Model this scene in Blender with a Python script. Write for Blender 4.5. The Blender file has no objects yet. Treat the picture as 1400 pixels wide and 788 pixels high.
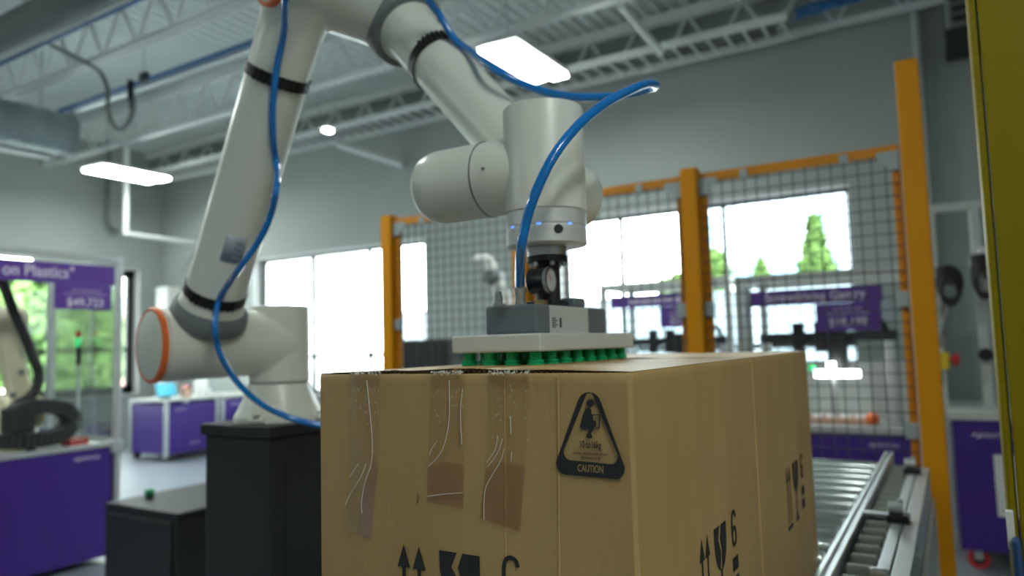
import bpy, bmesh, math, random
from mathutils import Vector, Matrix, Euler
random.seed(7)
R = math.radians
scene = bpy.context.scene
COL = scene.collection

# ---------------------------------------------------------------- camera
EYE = Vector((0, 0, 1.5)); FPX = 990.0
_y, _p, _r = R(31.16), R(4.56), R(-1.62)
_f = Vector((-math.sin(_y)*math.cos(_p), math.cos(_y)*math.cos(_p), math.sin(_p)))
_rt = Vector((math.cos(_y), math.sin(_y), 0)); _up = _rt.cross(_f)
CR = _rt*math.cos(_r) + _up*math.sin(_r)
CU = -_rt*math.sin(_r) + _up*math.cos(_r)
CF = _f
cam_d = bpy.data.cameras.new('camera'); cam = bpy.data.objects.new('camera', cam_d); COL.objects.link(cam)
cam_d.sensor_width = 36; cam_d.lens = FPX/1400*36; cam_d.clip_start = .02; cam_d.clip_end = 400
cam.matrix_world = Matrix(((CR.x, CU.x, -CF.x, EYE.x), (CR.y, CU.y, -CF.y, EYE.y), (CR.z, CU.z, -CF.z, EYE.z), (0, 0, 0, 1)))
cam_d.dof.use_dof = True; cam_d.dof.focus_distance = .85; cam_d.dof.aperture_fstop = 3.3
scene.camera = cam
def at(px, py, X=None, Y=None, Z=None, D=None):
    """a point of the place seen at a photo pixel, on the plane X=, Y= or Z= (or at depth D)"""
    d = CR*((px-700)/FPX) - CU*((py-394)/FPX) + CF
    if X is not None: t = (X-EYE.x)/d.x
    elif Y is not None: t = (Y-EYE.y)/d.y
    elif Z is not None: t = (Z-EYE.z)/d.z
    else: t = D
    return EYE + d*t

# ---------------------------------------------------------------- sky, exposure
LAMP_STRENGTH = 22.0
SKY_STRENGTH = 9.0
world = bpy.data.worlds.new('overcast_sky'); scene.world = world; world.use_nodes = True
bg = world.node_tree.nodes['Background']; bg.inputs[0].default_value = (.90, .98, 1.0, 1); bg.inputs[1].default_value = SKY_STRENGTH
vs = scene.view_settings
vs.view_transform = 'Standard'; vs.look = 'None'; vs.gamma = 1; vs.use_curve_mapping = False; vs.exposure = 1.08
scene.cycles.max_bounces = 10; scene.cycles.diffuse_bounces = 5; scene.cycles.transparent_max_bounces = 16
scene.cycles.sample_clamp_indirect = 6.0; scene.cycles.caustics_reflective = False; scene.cycles.caustics_refractive = False

# ---------------------------------------------------------------- materials
MATS = {}
def mat(name, col, rough=.5, metal=0, var=.08, scale=12, bump=0, bscale=80, emit=None, estr=0, spec=.5, coat=0):
    m = bpy.data.materials.new(name); m.use_nodes = True; nt = m.node_tree; b = nt.nodes['Principled BSDF']
    b.inputs['Roughness'].default_value = rough; b.inputs['Metallic'].default_value = metal
    b.inputs['Specular IOR Level'].default_value = spec; b.inputs['Coat Weight'].default_value = coat
    tc = nt.nodes.new('ShaderNodeTexCoord'); nz = nt.nodes.new('ShaderNodeTexNoise'); nz.inputs['Scale'].default_value = scale; nz.inputs['Detail'].default_value = 3
    nt.links.new(tc.outputs['Object'], nz.inputs['Vector'])
    rp = nt.nodes.new('ShaderNodeMapRange'); rp.inputs['To Min'].default_value = 1-var; rp.inputs['To Max'].default_value = 1+var
    nt.links.new(nz.outputs['Fac'], rp.inputs['Value'])
    mx = nt.nodes.new('ShaderNodeVectorMath'); mx.operation = 'SCALE'; mx.inputs[0].default_value = col
    nt.links.new(rp.outputs[0], mx.inputs['Scale']); nt.links.new(mx.outputs[0], b.inputs['Base Color'])
    if bump:
        n2 = nt.nodes.new('ShaderNodeTexNoise'); n2.inputs['Scale'].default_value = bscale; nt.links.new(tc.outputs['Object'], n2.inputs['Vector'])
        bp = nt.nodes.new('ShaderNodeBump'); bp.inputs['Strength'].default_value = bump; bp.inputs['Distance'].default_value = .002
        nt.links.new(n2.outputs['Fac'], bp.inputs['Height']); nt.links.new(bp.outputs[0], b.inputs['Normal'])
    if emit:
        b.inputs['Emission Color'].default_value = (*emit, 1); b.inputs['Emission Strength'].default_value = estr
    MATS[name] = m
    return m
mat('wall_paint', (.37, .408, .385), .85, bump=.2, bscale=40, var=.03, scale=1.5)
mat('reveal_paint', (.72, .72, .70), .8)
mat('deck_paint', (.74, .80, .78), .6, var=.05, scale=2)
mat('joist_paint', (.74, .78, .76), .55)
mat('floor_concrete', (.19, .215, .245), .38, var=.18, scale=1.2, bump=.1)
mat('robot_shell', (.77, .785, .695), .3, bump=.05, bscale=300, var=.02)
mat('robot_cap', (.74, .75, .66), .4)
mat('robot_grey', (.19, .215, .22), .5)
mat('seam_dark', (.03, .03, .03), .7)
mat('orange_ring', (.85, .16, .03), .4)
mat('flange_silver', (.72, .73, .71), .36, .35, var=.03)
mat('steel', (.55, .56, .56), .28, .9)
mat('zinc', (.50, .54, .55), .4, .6)
mat('aluminium', (.62, .66, .66), .38, .65)
mat('black_plastic', (.012, .013, .014), .35)
mat('black_satin', (.016, .018, .019), .5)
mat('black_rubber', (.02, .02, .02), .7)
mat('strap_black', (.012, .012, .012), .45)
mat('pedestal_paint', (.014, .017, .018), .45, var=.1, scale=5, bump=.1)
mat('gripper_white', (.60, .63, .60), .45)
mat('gripper_dark', (.13, .15, .165), .5)
mat('gripper_body', (.52, .54, .51), .4)
mat('cup_green', (.0, .40, .145), .42, spec=.4)
mat('brass', (.55, .38, .14), .3, .9)
mat('dial_white', (.92, .94, .90), .35)
mat('hose_blue', (.0, .185, .60), .16, spec=.6, coat=.4, var=.03)
mat('led_blue', (.1, .3, 1), .4, emit=(.12, .32, 1), estr=.7)
mat('cardboard_inner', (.16, .10, .05), .9)
mat('cardboard_flute', (.26, .165, .08), .9)
mat('ink_black', (.018, .02, .022), .65)
mat('orange_paint', (.64, .255, .002), .48, var=.05, scale=6, spec=.25)
mat('frame_orange', (.60, .22, .004), .45)
mat('yellow_paint', (.225, .175, .0), .55, var=.06, scale=30, bump=.15, bscale=220, spec=.2)  # yellow darkened to olive: the column's backlit shade is in this colour
mat('wire_dark', (.055, .075, .075), .45, .4)
mat('bracket', (.36, .42, .43), .45, .4)
mat('purple_panel', (.048, .016, .215), .42, var=.06, scale=3)
mat('purple_sign', (.10, .036, .28), .45, var=.03)
mat('sign_ink', (.72, .66, .80), .5)
mat('sign_ink_dim', (.42, .34, .58), .5)
mat('cream_paint', (.66, .62, .42), .45)
mat('worktop', (.52, .55, .52), .4)
mat('paper_white', (.72, .73, .70), .7)
mat('roller_steel', (.62, .69, .68), .28, .85)
mat('roller_olive', (.20, .22, .185), .42, .4)
mat('lamp_housing', (.7, .7, .7), .5)
mat('lamp_diffuser', (.9, .9, .9), .5, emit=(.93, 1.0, .95), estr=LAMP_STRENGTH)
mat('lightbar', (.9, .9, .9), .5, emit=(.95, 1, 1), estr=6)
mat('green_led', (.1, .8, .3), .5, emit=(.05, .9, .25), estr=.2)
mat('green_plastic', (.01, .25, .11), .4)
mat('teal_screen', (.03, .3, .42), .4, emit=(.02, .34, .5), estr=.5)
mat('red_plastic', (.55, .03, .03), .45)
mat('yellow_plastic', (.7, .5, .02), .45)
mat('pipe_blue', (.02, .13, .34), .4)
mat('duct_zinc', (.24, .285, .29), .45, .5, var=.12, scale=3)
mat('cable_grey', (.16, .18, .18), .55)
mat('frame_black', (.02, .022, .022), .5)
mat('leaf_green', (.085, .155, .03), .8, var=.4, scale=6)
mat('leaf_pale', (.15, .25, .06), .8, var=.4, scale=6)
mat('leaf_dark', (.09, .20, .06), .8, var=.4, scale=6)
mat('trunk', (.12, .08, .05), .9)
mat('brick', (.55, .27, .20), .85, var=.2, scale=8)
mat('facade', (.36, .40, .45), .7)
mat('facade_glass', (.12, .2, .27), .1)
mat('asphalt', (.62, .64, .64), .9)
mat('grass', (.22, .34, .08), .95, var=.3)
mat('blue_paint', (.02, .07, .2), .5)
mat('skin_plastic', (.62, .38, .28), .5)

def wire_node(nt, a, b): nt.links.new(a, b)
# cardboard: kraft paper with fine vertical flutes and fibres
def cardboard():
    m = bpy.data.materials.new('cardboard'); m.use_nodes = True; nt = m.node_tree; b = nt.nodes['Principled BSDF']
    b.inputs['Roughness'].default_value = .5; b.inputs['Specular IOR Level'].default_value = .5
    tc = nt.nodes.new('ShaderNodeTexCoord')
    n1 = nt.nodes.new('ShaderNodeTexNoise'); n1.inputs['Scale'].default_value = 9; n1.inputs['Detail'].default_value = 5
    mp = nt.nodes.new('ShaderNodeMapping'); mp.inputs['Scale'].default_value = (1, 1, .25)
    nt.links.new(tc.outputs['Object'], mp.inputs['Vector']); nt.links.new(mp.outputs[0], n1.inputs['Vector'])
    n2 = nt.nodes.new('ShaderNodeTexNoise'); n2.inputs['Scale'].default_value = 420; n2.inputs['Detail'].default_value = 2
    nt.links.new(tc.outputs['Object'], n2.inputs['Vector'])
    ad = nt.nodes.new('ShaderNodeMath'); ad.operation = 'MULTIPLY_ADD'; ad.inputs[1].default_value = .35
    nt.links.new(n2.outputs['Fac'], ad.inputs[0]); nt.links.new(n1.outputs['Fac'], ad.inputs[2])
    rp = nt.nodes.new('ShaderNodeValToRGB'); e = rp.color_ramp.elements
    e[0].position = .35; e[0].color = (.385, .243, .090, 1); e[1].position = 1.0; e[1].color = (.53, .348, .145, 1)
    nt.links.new(ad.outputs[0], rp.inputs[0]); nt.links.new(rp.outputs[0], b.inputs['Base Color'])
    sx = nt.nodes.new('ShaderNodeSeparateXYZ'); nt.links.new(tc.outputs['Object'], sx.inputs[0])
    sm = nt.nodes.new('ShaderNodeMath'); nt.links.new(sx.outputs[0], sm.inputs[0]); nt.links.new(sx.outputs[1], sm.inputs[1])
    ml = nt.nodes.new('ShaderNodeMath'); ml.operation = 'MULTIPLY'; ml.inputs[1].default_value = 2*math.pi/.0078; nt.links.new(sm.outputs[0], ml.inputs[0])
    sn = nt.nodes.new('ShaderNodeMath'); sn.operation = 'SINE'; nt.links.new(ml.outputs[0], sn.inputs[0])
    bp = nt.nodes.new('ShaderNodeBump'); bp.inputs['Strength'].default_value = .045; bp.inputs['Distance'].default_value = .0012
    nt.links.new(sn.outputs[0], bp.inputs['Height'])
    n3 = nt.nodes.new('ShaderNodeTexNoise'); n3.inputs['Scale'].default_value = 14; nt.links.new(tc.outputs['Object'], n3.inputs['Vector'])
    b2 = nt.nodes.new('ShaderNodeBump'); b2.inputs['Strength'].default_value = .25; b2.inputs['Distance'].default_value = .006
    nt.links.new(n3.outputs['Fac'], b2.inputs['Height']); nt.links.new(bp.outputs[0], b2.inputs['Normal']); nt.links.new(b2.outputs[0], b.inputs['Normal'])
    MATS['cardboard'] = m
cardboard()
def glassy(name, tint, alpha_face, rough=.02, gloss=(1, 1, 1)):
    m = bpy.data.materials.new(name); m.use_nodes = True; nt = m.node_tree
    for n in list(nt.nodes): nt.nodes.remove(n)
    out = nt.nodes.new('ShaderNodeOutputMaterial'); mx = nt.nodes.new('ShaderNodeMixShader'); tr = nt.nodes.new('ShaderNodeBsdfTransparent'); gl = nt.nodes.new('ShaderNodeBsdfGlossy')
    tr.inputs[0].default_value = (*tint, 1); gl.inputs['Roughness'].default_value = rough; gl.inputs[0].default_value = (*gloss, 1)
    fr = nt.nodes.new('ShaderNodeFresnel'); fr.inputs[0].default_value = 1.45
    mu = nt.nodes.new('ShaderNodeMath'); mu.operation = 'MULTIPLY'; mu.inputs[1].default_value = alpha_face; nt.links.new(fr.outputs[0], mu.inputs[0])
    nt.links.new(mu.outputs[0], mx.inputs[0]); nt.links.new(tr.outputs[0], mx.inputs[1]); nt.links.new(gl.outputs[0], mx.inputs[2]); nt.links.new(mx.outputs[0], out.inputs[0])
    MATS[name] = m
glassy('window_glass', (.95, .98, .97), .8)
glassy('polycarbonate', (.90, .93, .93), .8, .05)
glassy('gauge_glass', (1, 1, 1), .35)
glassy('tape_film', (.962, .93, .948), .12, .35)
glassy('tape_film_clear', (.985, .975, .965), .10, .3)
mat('tape_wrinkle_glint', (.74, .69, .60), .2, spec=.9, coat=.6)  # pale colour stands for the glints on the tape wrinkles

# ---------------------------------------------------------------- builders
ORG = {}
def tag(o, label=None, cat=None, group=None, kind=None):
    if label: o['label'] = label
    if cat: o['category'] = cat
    if group: o['group'] = group
    if kind: o['kind'] = kind
    return o
def thing(name, label, cat, loc=(0, 0, 0), group=None, kind=None):
    o = bpy.data.objects.new(name, None); COL.objects.link(o); o.location = loc; o.empty_display_size = .1
    ORG[o] = Vector(loc)
    return tag(o, label, cat, group, kind)
class MB:
    def __init__(s): s.v = []; s.f = []
    def add(s, vs, fs):
        n = len(s.v); s.v += [Vector(v) for v in vs]; s.f += [tuple(i+n for i in f) for f in fs]; return s
    def box(s, lo, hi):
        x0, y0, z0 = lo; x1, y1, z1 = hi
        if x0 > x1: x0, x1 = x1, x0
        if y0 > y1: y0, y1 = y1, y0
        if z0 > z1: z0, z1 = z1, z0
        return s.add([(x0, y0, z0), (x1, y0, z0), (x1, y1, z0), (x0, y1, z0), (x0, y0, z1), (x1, y0, z1), (x1, y1, z1), (x0, y1, z1)],
                     [(0, 3, 2, 1), (4, 5, 6, 7), (0, 1, 5, 4), (1, 2, 6, 5), (2, 3, 7, 6), (3, 0, 4, 7)])
    def obox(s, c, ax, ay, az):
        c = Vector(c); ax = Vector(ax); ay = Vector(ay); az = Vector(az); P = []
        for k in (-1, 1):
            for i, j in ((-1, -1), (1, -1), (1, 1), (-1, 1)): P.append(c+ax*i+ay*j+az*k)
        return s.add(P, [(0, 3, 2, 1), (4, 5, 6, 7), (0, 1, 5, 4), (1, 2, 6, 5), (2, 3, 7, 6), (3, 0, 4, 7)])
    def bar(s, p0, p1, w, h=None, up=(0, 0, 1)):
        p0 = Vector(p0); p1 = Vector(p1); h = h or w; d = (p1-p0); L = d.length; d.normalize(); up = Vector(up)
        if abs(d.dot(up)) > .95: up = Vector((0, 1, 0))
        sd = d.cross(up).normalized(); u = sd.cross(d)
        return s.obox((p0+p1)/2, sd*w/2, u*h/2, d*L/2)
    def lathe(s, p0, axis, prof, seg=40, cap=True):
        p0 = Vector(p0); a = Vector(axis).normalized(); r = a.orthogonal().normalized(); q = a.cross(r); n = len(s.v)
        for t, rad in prof:
            for i in range(seg):
                th = 2*math.pi*i/seg; s.v.append(p0+a*t+(r*math.cos(th)+q*math.sin(th))*rad)
        for k in range(len(prof)-1):
            for i in range(seg):
                j = (i+1) % seg; s.f.append((n+k*seg+i, n+k*seg+j, n+(k+1)*seg+j, n+(k+1)*seg+i))
        if cap:
            s.f.append(tuple(n+i for i in reversed(range(seg)))); m = n+(len(prof)-1)*seg; s.f.append(tuple(m+i for i in range(seg)))
        return s
    def cyl(s, p0, p1, r, seg=20, bev=0):
        p0 = Vector(p0); p1 = Vector(p1); L = (p1-p0).length
        pr = [(0, r), (L, r)] if not bev else [(0, r-bev), (bev*.3, r-bev*.3), (bev, r), (L-bev, r), (L-bev*.3, r-bev*.3), (L, r-bev)]
        return s.lathe(p0, p1-p0, pr, seg)
    def tube(s, pts, r, seg=10, sub=6, closed=False):
        pts = [Vector(p) for p in pts]
        if sub > 1 and len(pts) > 2: pts = spline(pts, sub)
        n = len(s.v); t0 = (pts[1]-pts[0]).normalized(); nr = t0.orthogonal().normalized()
        for i, p in enumerate(pts):
            a = pts[max(i-1, 0)]; b = pts[min(i+1, len(pts)-1)]; t = (b-a).normalized()
            nr = (nr-t*nr.dot(t)).normalized(); q = t.cross(nr)
            for k in range(seg):
                th = 2*math.pi*k/seg; s.v.append(p+(nr*math.cos(th)+q*math.sin(th))*r)
        for i in range(len(pts)-1):
            for k in range(seg):
                j = (k+1) % seg; s.f.append((n+i*seg+k, n+i*seg+j, n+(i+1)*seg+j, n+(i+1)*seg+k))
        s.f.append(tuple(n+k for k in reversed(range(seg)))); m = n+(len(pts)-1)*seg; s.f.append(tuple(m+k for k in range(seg)))
        return s
    def prism(s, poly, n, d):
        """polygon of 3-D points, extruded by d along n"""
        poly = [Vector(p) for p in poly]; o = Vector(n).normalized()*d; k = len(poly)
        return s.add(poly+[p+o for p in poly], [tuple(reversed(range(k))), tuple(range(k, 2*k))]+[(i, (i+1) % k, k+(i+1) % k, k+i) for i in range(k)])
    def mesh(s, name, origin=Vector((0, 0, 0)), smooth=False):
        me = bpy.data.meshes.new(name); me.from_pydata([tuple(v-origin) for v in s.v], [], s.f)
        bm = bmesh.new(); bm.from_mesh(me); bmesh.ops.recalc_face_normals(bm, faces=bm.faces); bm.to_mesh(me); bm.free()
        if smooth:
            me.polygons.foreach_set('use_smooth', [True]*len(me.polygons)); me.set_sharp_from_angle(angle=R(38))
        me.update(); return me
    def build(s, name, m, parent=None, smooth=False, bevel=0, label=None, origin=None):
        if parent is not None: og = ORG[parent]
        else: og = Vector(origin) if origin is not None else Vector((0, 0, 0))
        me = s.mesh(name, og, smooth); me.materials.append(MATS[m])
        o = bpy.data.objects.new(name, me); COL.objects.link(o)
        if parent is not None: o.parent = parent
        else: o.location = og
        ORG[o] = og
        if bevel:
            b = o.modifiers.new('bevel', 'BEVEL'); b.width = bevel; b.segments = 2; b.limit_method = 'ANGLE'; b.angle_limit = R(40)
        if label: o['label'] = label
        return o
def spline(P, sub):
    out = []
    for i in range(len(P)-1):
        a = P[max(i-1, 0)]; b = P[i]; c = P[i+1]; d = P[min(i+2, len(P)-1)]
        for k in range(sub):
            t = k/sub; t2 = t*t; t3 = t2*t
            out.append(.5*((2*b)+(c-a)*t+(2*a-5*b+4*c-d)*t2+(3*b-a-3*c+d)*t3))
    out.append(P[-1]); return out
def inst(name, me, parent, loc, rot=None):
    """one more piece that shares mesh data, at a world place"""
    o = bpy.data.objects.new(name, me); COL.objects.link(o); o.parent = parent; o.location = Vector(loc)-ORG[parent]; ORG[o] = Vector(loc)
    if rot: o.rotation_euler = rot
    return o
def remesh(o, vox=.005, it=10):
    r = o.modifiers.new('remesh', 'REMESH'); r.mode = 'VOXEL'; r.voxel_size = vox; r.use_smooth_shade = True
    s_ = o.modifiers.new('smooth', 'SMOOTH'); s_.factor = .5; s_.iterations = it
    return o
def text_mesh(txt, size, center, ux, uy, m, parent, name='lettering', sx=1.0, thick=.0006, bold=0):
    cu = bpy.data.curves.new(name, 'FONT'); cu.body = txt; cu.size = size; cu.align_x = 'CENTER'; cu.align_y = 'CENTER'; cu.extrude = thick; cu.resolution_u = 3; cu.offset = bold
    t = bpy.data.objects.new(name, cu); COL.objects.link(t)
    me = bpy.data.meshes.new_from_object(t.evaluated_get(bpy.context.evaluated_depsgraph_get())); bpy.data.objects.remove(t)
    ux = Vector(ux).normalized(); uy = Vector(uy).normalized(); uz = ux.cross(uy); c = Vector(center)-ORG[parent]
    M = Matrix(((ux.x*sx, uy.x, uz.x, c.x), (ux.y*sx, uy.y, uz.y, c.y), (ux.z*sx, uy.z, uz.z, c.z), (0, 0, 0, 1)))
    me.transform(M); me.materials.clear(); me.materials.append(MATS[m]); me.name = name
    o = bpy.data.objects.new(name, me); COL.objects.link(o); o.parent = parent; ORG[o] = ORG[parent]
    return o
V = Vector
EX, EY, EZ = V((1, 0, 0)), V((0, 1, 0)), V((0, 0, 1))

# ================================================================ THE SETTING
XL, XR, YB, YW, ZC = -12.4, 5.5, -5.5, 8.0, 5.2
o = MB().box((XL-.3, YB-.3, -.2), (XR+.3, YW+.3, 0)).build('floor', 'floor_concrete'); tag(o, kind='structure')
HEAD, SILL = 3.05, .85
def wall_with_openings(name, axis, pos, th, lo, hi, ztop, ops):
    m = MB(); cuts = sorted(ops)
    def seg(a, b, z0, z1):
        if axis == 'y': m.box((a, pos, z0), (b, pos+th, z1))
        else: m.box((pos-th, a, z0), (pos, b, z1))
    c = lo
    for a, b, z0, z1 in cuts:
        seg(c, a, 0, ztop); seg(a, b, 0, z0); seg(a, b, z1, ztop); c = b
    seg(c, hi, 0, ztop)
    o = m.build(name, 'wall_paint'); tag(o, kind='structure'); return o
WIN_A = (-9.86, -6.25); WIN_B = (-4.15, -.80); WIN_L = (4.2, 7.62)
wall_with_openings('wall_front', 'y', YW, .3, XL-.3, XR+.3, ZC+.3, [(*WIN_A, SILL, HEAD), (*WIN_B, SILL, HEAD)])
wall_with_openings('wall_left', 'x', XL, .3, YB, YW, ZC+.3, [(*WIN_L, SILL, HEAD)])
tag(MB().box((XR, YB, 0), (XR+.3, YW, ZC+.3)).build('wall_right', 'wall_paint'), kind='structure')
tag(MB().box((XL-.3, YB-.3, 0), (XR+.3, YB, ZC+.3)).build('wall_back', 'wall_paint'), kind='structure')
# corrugated steel deck: ribs run along Y
prof = []; x = XL-.3
while x < XR+.3:
    prof += [(x, 0), (x+.05, 0), (x+.075, .055), (x+.13, .055), (x+.155, 0)]; x += .155
poly_n = len(prof); m = MB()
vv = [(px, YB-.3, ZC+pz) for px, pz in prof]+[(px, YW+.3, ZC+pz) for px, pz in prof]
m.add(vv, [(i, i+1, poly_n+i+1, poly_n+i) for i in range(poly_n-1)])
m.box((XL-.3, YB-.3, ZC+.06), (XR+.3, YW+.3, ZC+.2))
tag(m.build('ceiling', 'deck_paint'), kind='structure')
# windows: dark frames, mullions, panes
def window(name, axis, a, b, z0, z1, pos, splits, trans=None, fw=.05):
    """frame set .2 m deep in the wall"""
    root = thing(name, None, None, (((a+b)/2, pos, z0) if axis == 'y' else (pos, (a+b)/2, z0)), kind='structure')
    def bx(mb, u0, u1, w0, w1, d0, d1):
        if axis == 'y': mb.box((u0, pos+d0, w0), (u1, pos+d1, w1))
        else: mb.box((pos-d1, u0, w0), (pos-d0, u1, w1))
        return mb
    fr = MB()
    bx(fr, a, b, z0, z0+fw, .17, .24); bx(fr, a, b, z1-fw, z1, .17, .24); bx(fr, a, a+fw, z0, z1, .17, .24); bx(fr, b-fw, b, z0, z1, .17, .24)
    fr.build('window_frame', 'frame_black', root)
    for s_ in splits: bx(MB(), s_-.022, s_+.022, z0, z1, .175, .235).build('mullion', 'frame_black', root)
    if trans: bx(MB(), a, b, trans-.03, trans+.03, .175, .235).build('transom', 'frame_black', root)
    bx(MB(), a, b, z0-.03, z0, -.05, .24).build('window_sill', 'reveal_paint', root)
    lin = MB(); bx(lin, a, b, z1-.012, z1, .0, .17); bx(lin, a, a+.012, z0, z1, 0, .17); bx(lin, b-.012, b, z0, z1, 0, .17); lin.build('reveal', 'reveal_paint', root)
    e = [a]+list(splits)+[b]
    for u0, u1 in zip(e, e[1:]):
        for w0, w1 in ([(z0, trans), (trans, z1)] if trans else [(z0, z1)]):
            bx(MB(), u0+.02, u1-.02, w0+.02, w1-.02, .2, .206).build('pane', 'window_glass', root)
window('window_1', 'y', *WIN_A, SILL, HEAD, YW, (-8.66, -7.46), 1.42)
window('window_2', 'y', *WIN_B, SILL, HEAD, YW, (-3.38, -2.60, -2.13), 1.42)
window('window_3', 'x', *WIN_L, SILL, HEAD, XL, (5.4, 6.9), 1.62, .14)

# ---- bar joists (chords along X, zigzag web bars)
JB, JT = 4.6, 5.14
wlen = math.hypot(.30, JT-JB)
def web_mesh(sgn):
    return MB().bar((-.15*sgn, 0, JB+.02), (.15*sgn, 0, JT-.02), .028).mesh('web_bar')
WEB = [web_mesh(1), web_mesh(-1)]
for w_ in WEB: w_.materials.append(MATS['joist_paint'])
def joist(y, label):
    root = thing('ceiling_joist', label, 'joist', (XL, y, JB), 'steel bar joists under the roof deck')
    b = MB()
    for s_ in (-1, 1): b.box((XL, y+s_*.03-.022, JB), (XR, y+s_*.03+.022, JB+.05))
    b.build('bottom_chord', 'joist_paint', root)
    t = MB()
    for s_ in (-1, 1): t.box((XL, y+s_*.03-.022, JT-.05), (XR, y+s_*.03+.022, JT))
    t.box((XL, y-.06, JT), (XR, y+.06, ZC)); t.build('top_chord', 'joist_paint', root)
    x = XL+.2; k = 0
    while x < 1.5:
        o = inst('web_bar', WEB[k % 2], root, (x+.15, y, 0)); x += .30; k += 1
joist(4.12, 'pale steel bar joist nearest the camera, above the looping grey cable')
joist(5.98, 'pale steel bar joist over the twin strip light, between two other joists')
joist(7.74, 'pale steel bar joist running close along the window wall')
# ---- lamps
def strip_lamp(x0, x1, y0, y1, z, label, group='twin strip lamps hung from the joists', n=2):
    root = thing('strip_light', label, 'ceiling light', ((x0+x1)/2, (y0+y1)/2, z), group)
    MB().box((x0, y0-.03, z+.02), (x1, y1+.03, z+.07)).build('housing', 'lamp_housing', root, bevel=.01)
    w = (x1-x0)/n
    for k in range(n):
        MB().box((x0+k*w+.02, y0+(k*.05), z-.015), (x0+(k+1)*w-.02, y1+(k*.05), z+.02)).build('diffuser', 'lamp_diffuser', root, bevel=.012)
    h = MB()
    for yy in (y0+.2, y1-.2): h.cyl(((x0+x1)/2, yy, z+.07), ((x0+x1)/2, yy, ZC), .006, 6)
    h.build('hanger', 'zinc', root)
strip_lamp(-3.56, -3.13, 5.38, 6.37, 4.2, 'bright twin strip light hanging right of the forearm, near the ceiling centre')
strip_lamp(-10.62, -10.08, 5.62, 6.62, 4.2, 'bright twin strip light hanging over the far left corner')
strip_lamp(-6.58, -6.46, 6.38, 6.49, 4.25, 'small bright square light between robot lower arm and forearm', n=1)
for lx, ly in ((-10.3, 1.6), (-6.8, 1.6), (-3.3, 1.6), (1.6, -.5), (3.4, -2.2), (-6.8, -2.6)):  # unseen lamps; the pair at right is added to brighten the box side
    strip_lamp(lx-.22, lx+.22, ly-.5, ly+.5, 4.2, 'unseen twin strip light placed over or behind the camera for its light')
# ---- blue compressed air pipes, white conduit, duct
def pipe(name, pts, r, m, label, cat, sub=1, seg=10, group=None):
    p = [V(q) for q in pts]; o = MB().tube(p, r, seg, sub).build(name, m, None, True, origin=p[0]); return tag(o, label, cat, group)
pipe('air_pipe', [(XL, 3.68, 4.70), (2, 3.68, 4.70)], .021, 'pipe_blue', 'blue air pipe across the top left corner of the ceiling', 'pipe')
p0, p1 = at(85, 153, Z=4.40), at(345, 55, Z=4.40)
ap = thing('air_pipe', 'blue air pipe with black hose coupling, beside the looping cable', 'pipe', (p0.x, 4.39, 4.4))
MB().tube([(p0.x, 4.39, 4.40), (-2.0, 4.39, 4.40)], .024, 10, 1).build('pipe_run', 'pipe_blue', ap, True)
MB().box((p0.x+.1, 4.44, 4.37), (-2.2, 4.49, 4.43)).build('support_channel', 'zinc', ap)
q = at(182, 118, Y=4.37)
MB().cyl(q+V((-.02, -.02, .06)), q+V((0, -.02, -.16)), .035, 10).cyl(q+V((0, -.02, -.16)), q+V((0, -.02, -.26)), .02, 10).build('hose_coupling', 'black_plastic', ap, True)
q2 = at(197, 106, Y=4.37)
MB().box(q2-V((.06, .03, .05)), q2+V((.06, .03, .05))).build('valve', 'black_plastic', ap, bevel=.01)
MB().cyl(q2+V((0, 0, .03)), q2+V((0, 0, .6)), .006, 6).build('hanger', 'zinc', ap)
loop = [at(px, py, Y=4.0 if px < 140 else 4.0+.33*min(1, (px-140)/40)) for px, py in ((68, 60), (95, 74), (122, 88), (138, 100), (147, 122), (148, 145), (152, 165), (162, 177), (174, 170), (182, 152), (184, 135))]
pipe('hanging_cable', loop, .022, 'cable_grey', 'grey cable hanging in a U loop below the blue air pipe', 'cable', 5)
# spiral duct, along Y
dc = at(52, 174, D=8.6)
dr = thing('air_duct', 'round galvanised air duct ending at the left edge', 'duct', dc)
e1 = V((dc.x-.05, dc.y+.35, dc.z)); s0 = e1-EY*3.2
pr = []; t = 0
while t < 3.2: pr += [(t, .25), (t+.10, .25), (t+.11, .258), (t+.125, .258), (t+.135, .25)]; t += .2
MB().lathe(s0, EY, pr+[(3.2, .25)], 32).build('duct_shell', 'duct_zinc', dr, True)
MB().lathe(e1-EY*.02, EY, [(0, .265), (.05, .265)], 32).build('end_collar', 'duct_zinc', dr, True)
MB().bar(s0+V((.02, 0, -.34)), e1+V((.02, -.2, -.34)), .07, .03).build('support_rail', 'joist_paint', dr)
for k in range(3): MB().bar(s0+V((0, .9+k*1.0, .2)), s0+V((0, .9+k*1.0, ZC-s0.z)), .03, .012).build('strap_hanger', 'zinc', dr)
dq = at(40, 28, Z=4.75)
dd = thing('dark_duct', 'dark flexible duct in the top left corner of the ceiling', 'duct', dq)
pr2 = []; t = 0
while t < 3.0: pr2 += [(t, .13), (t+.02, .15), (t+.04, .13)]; t += .05
MB().lathe(V((dq.x-1.5, dq.y, dq.z)), EX, pr2, 20).build('duct_shell', 'cable_grey', dd, True)
for k in range(3): MB().bar((dq.x-1+k*.9, dq.y, dq.z+.13), (dq.x-1+k*.9, dq.y, ZC), .02).build('hanger', 'zinc', dd)
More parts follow.
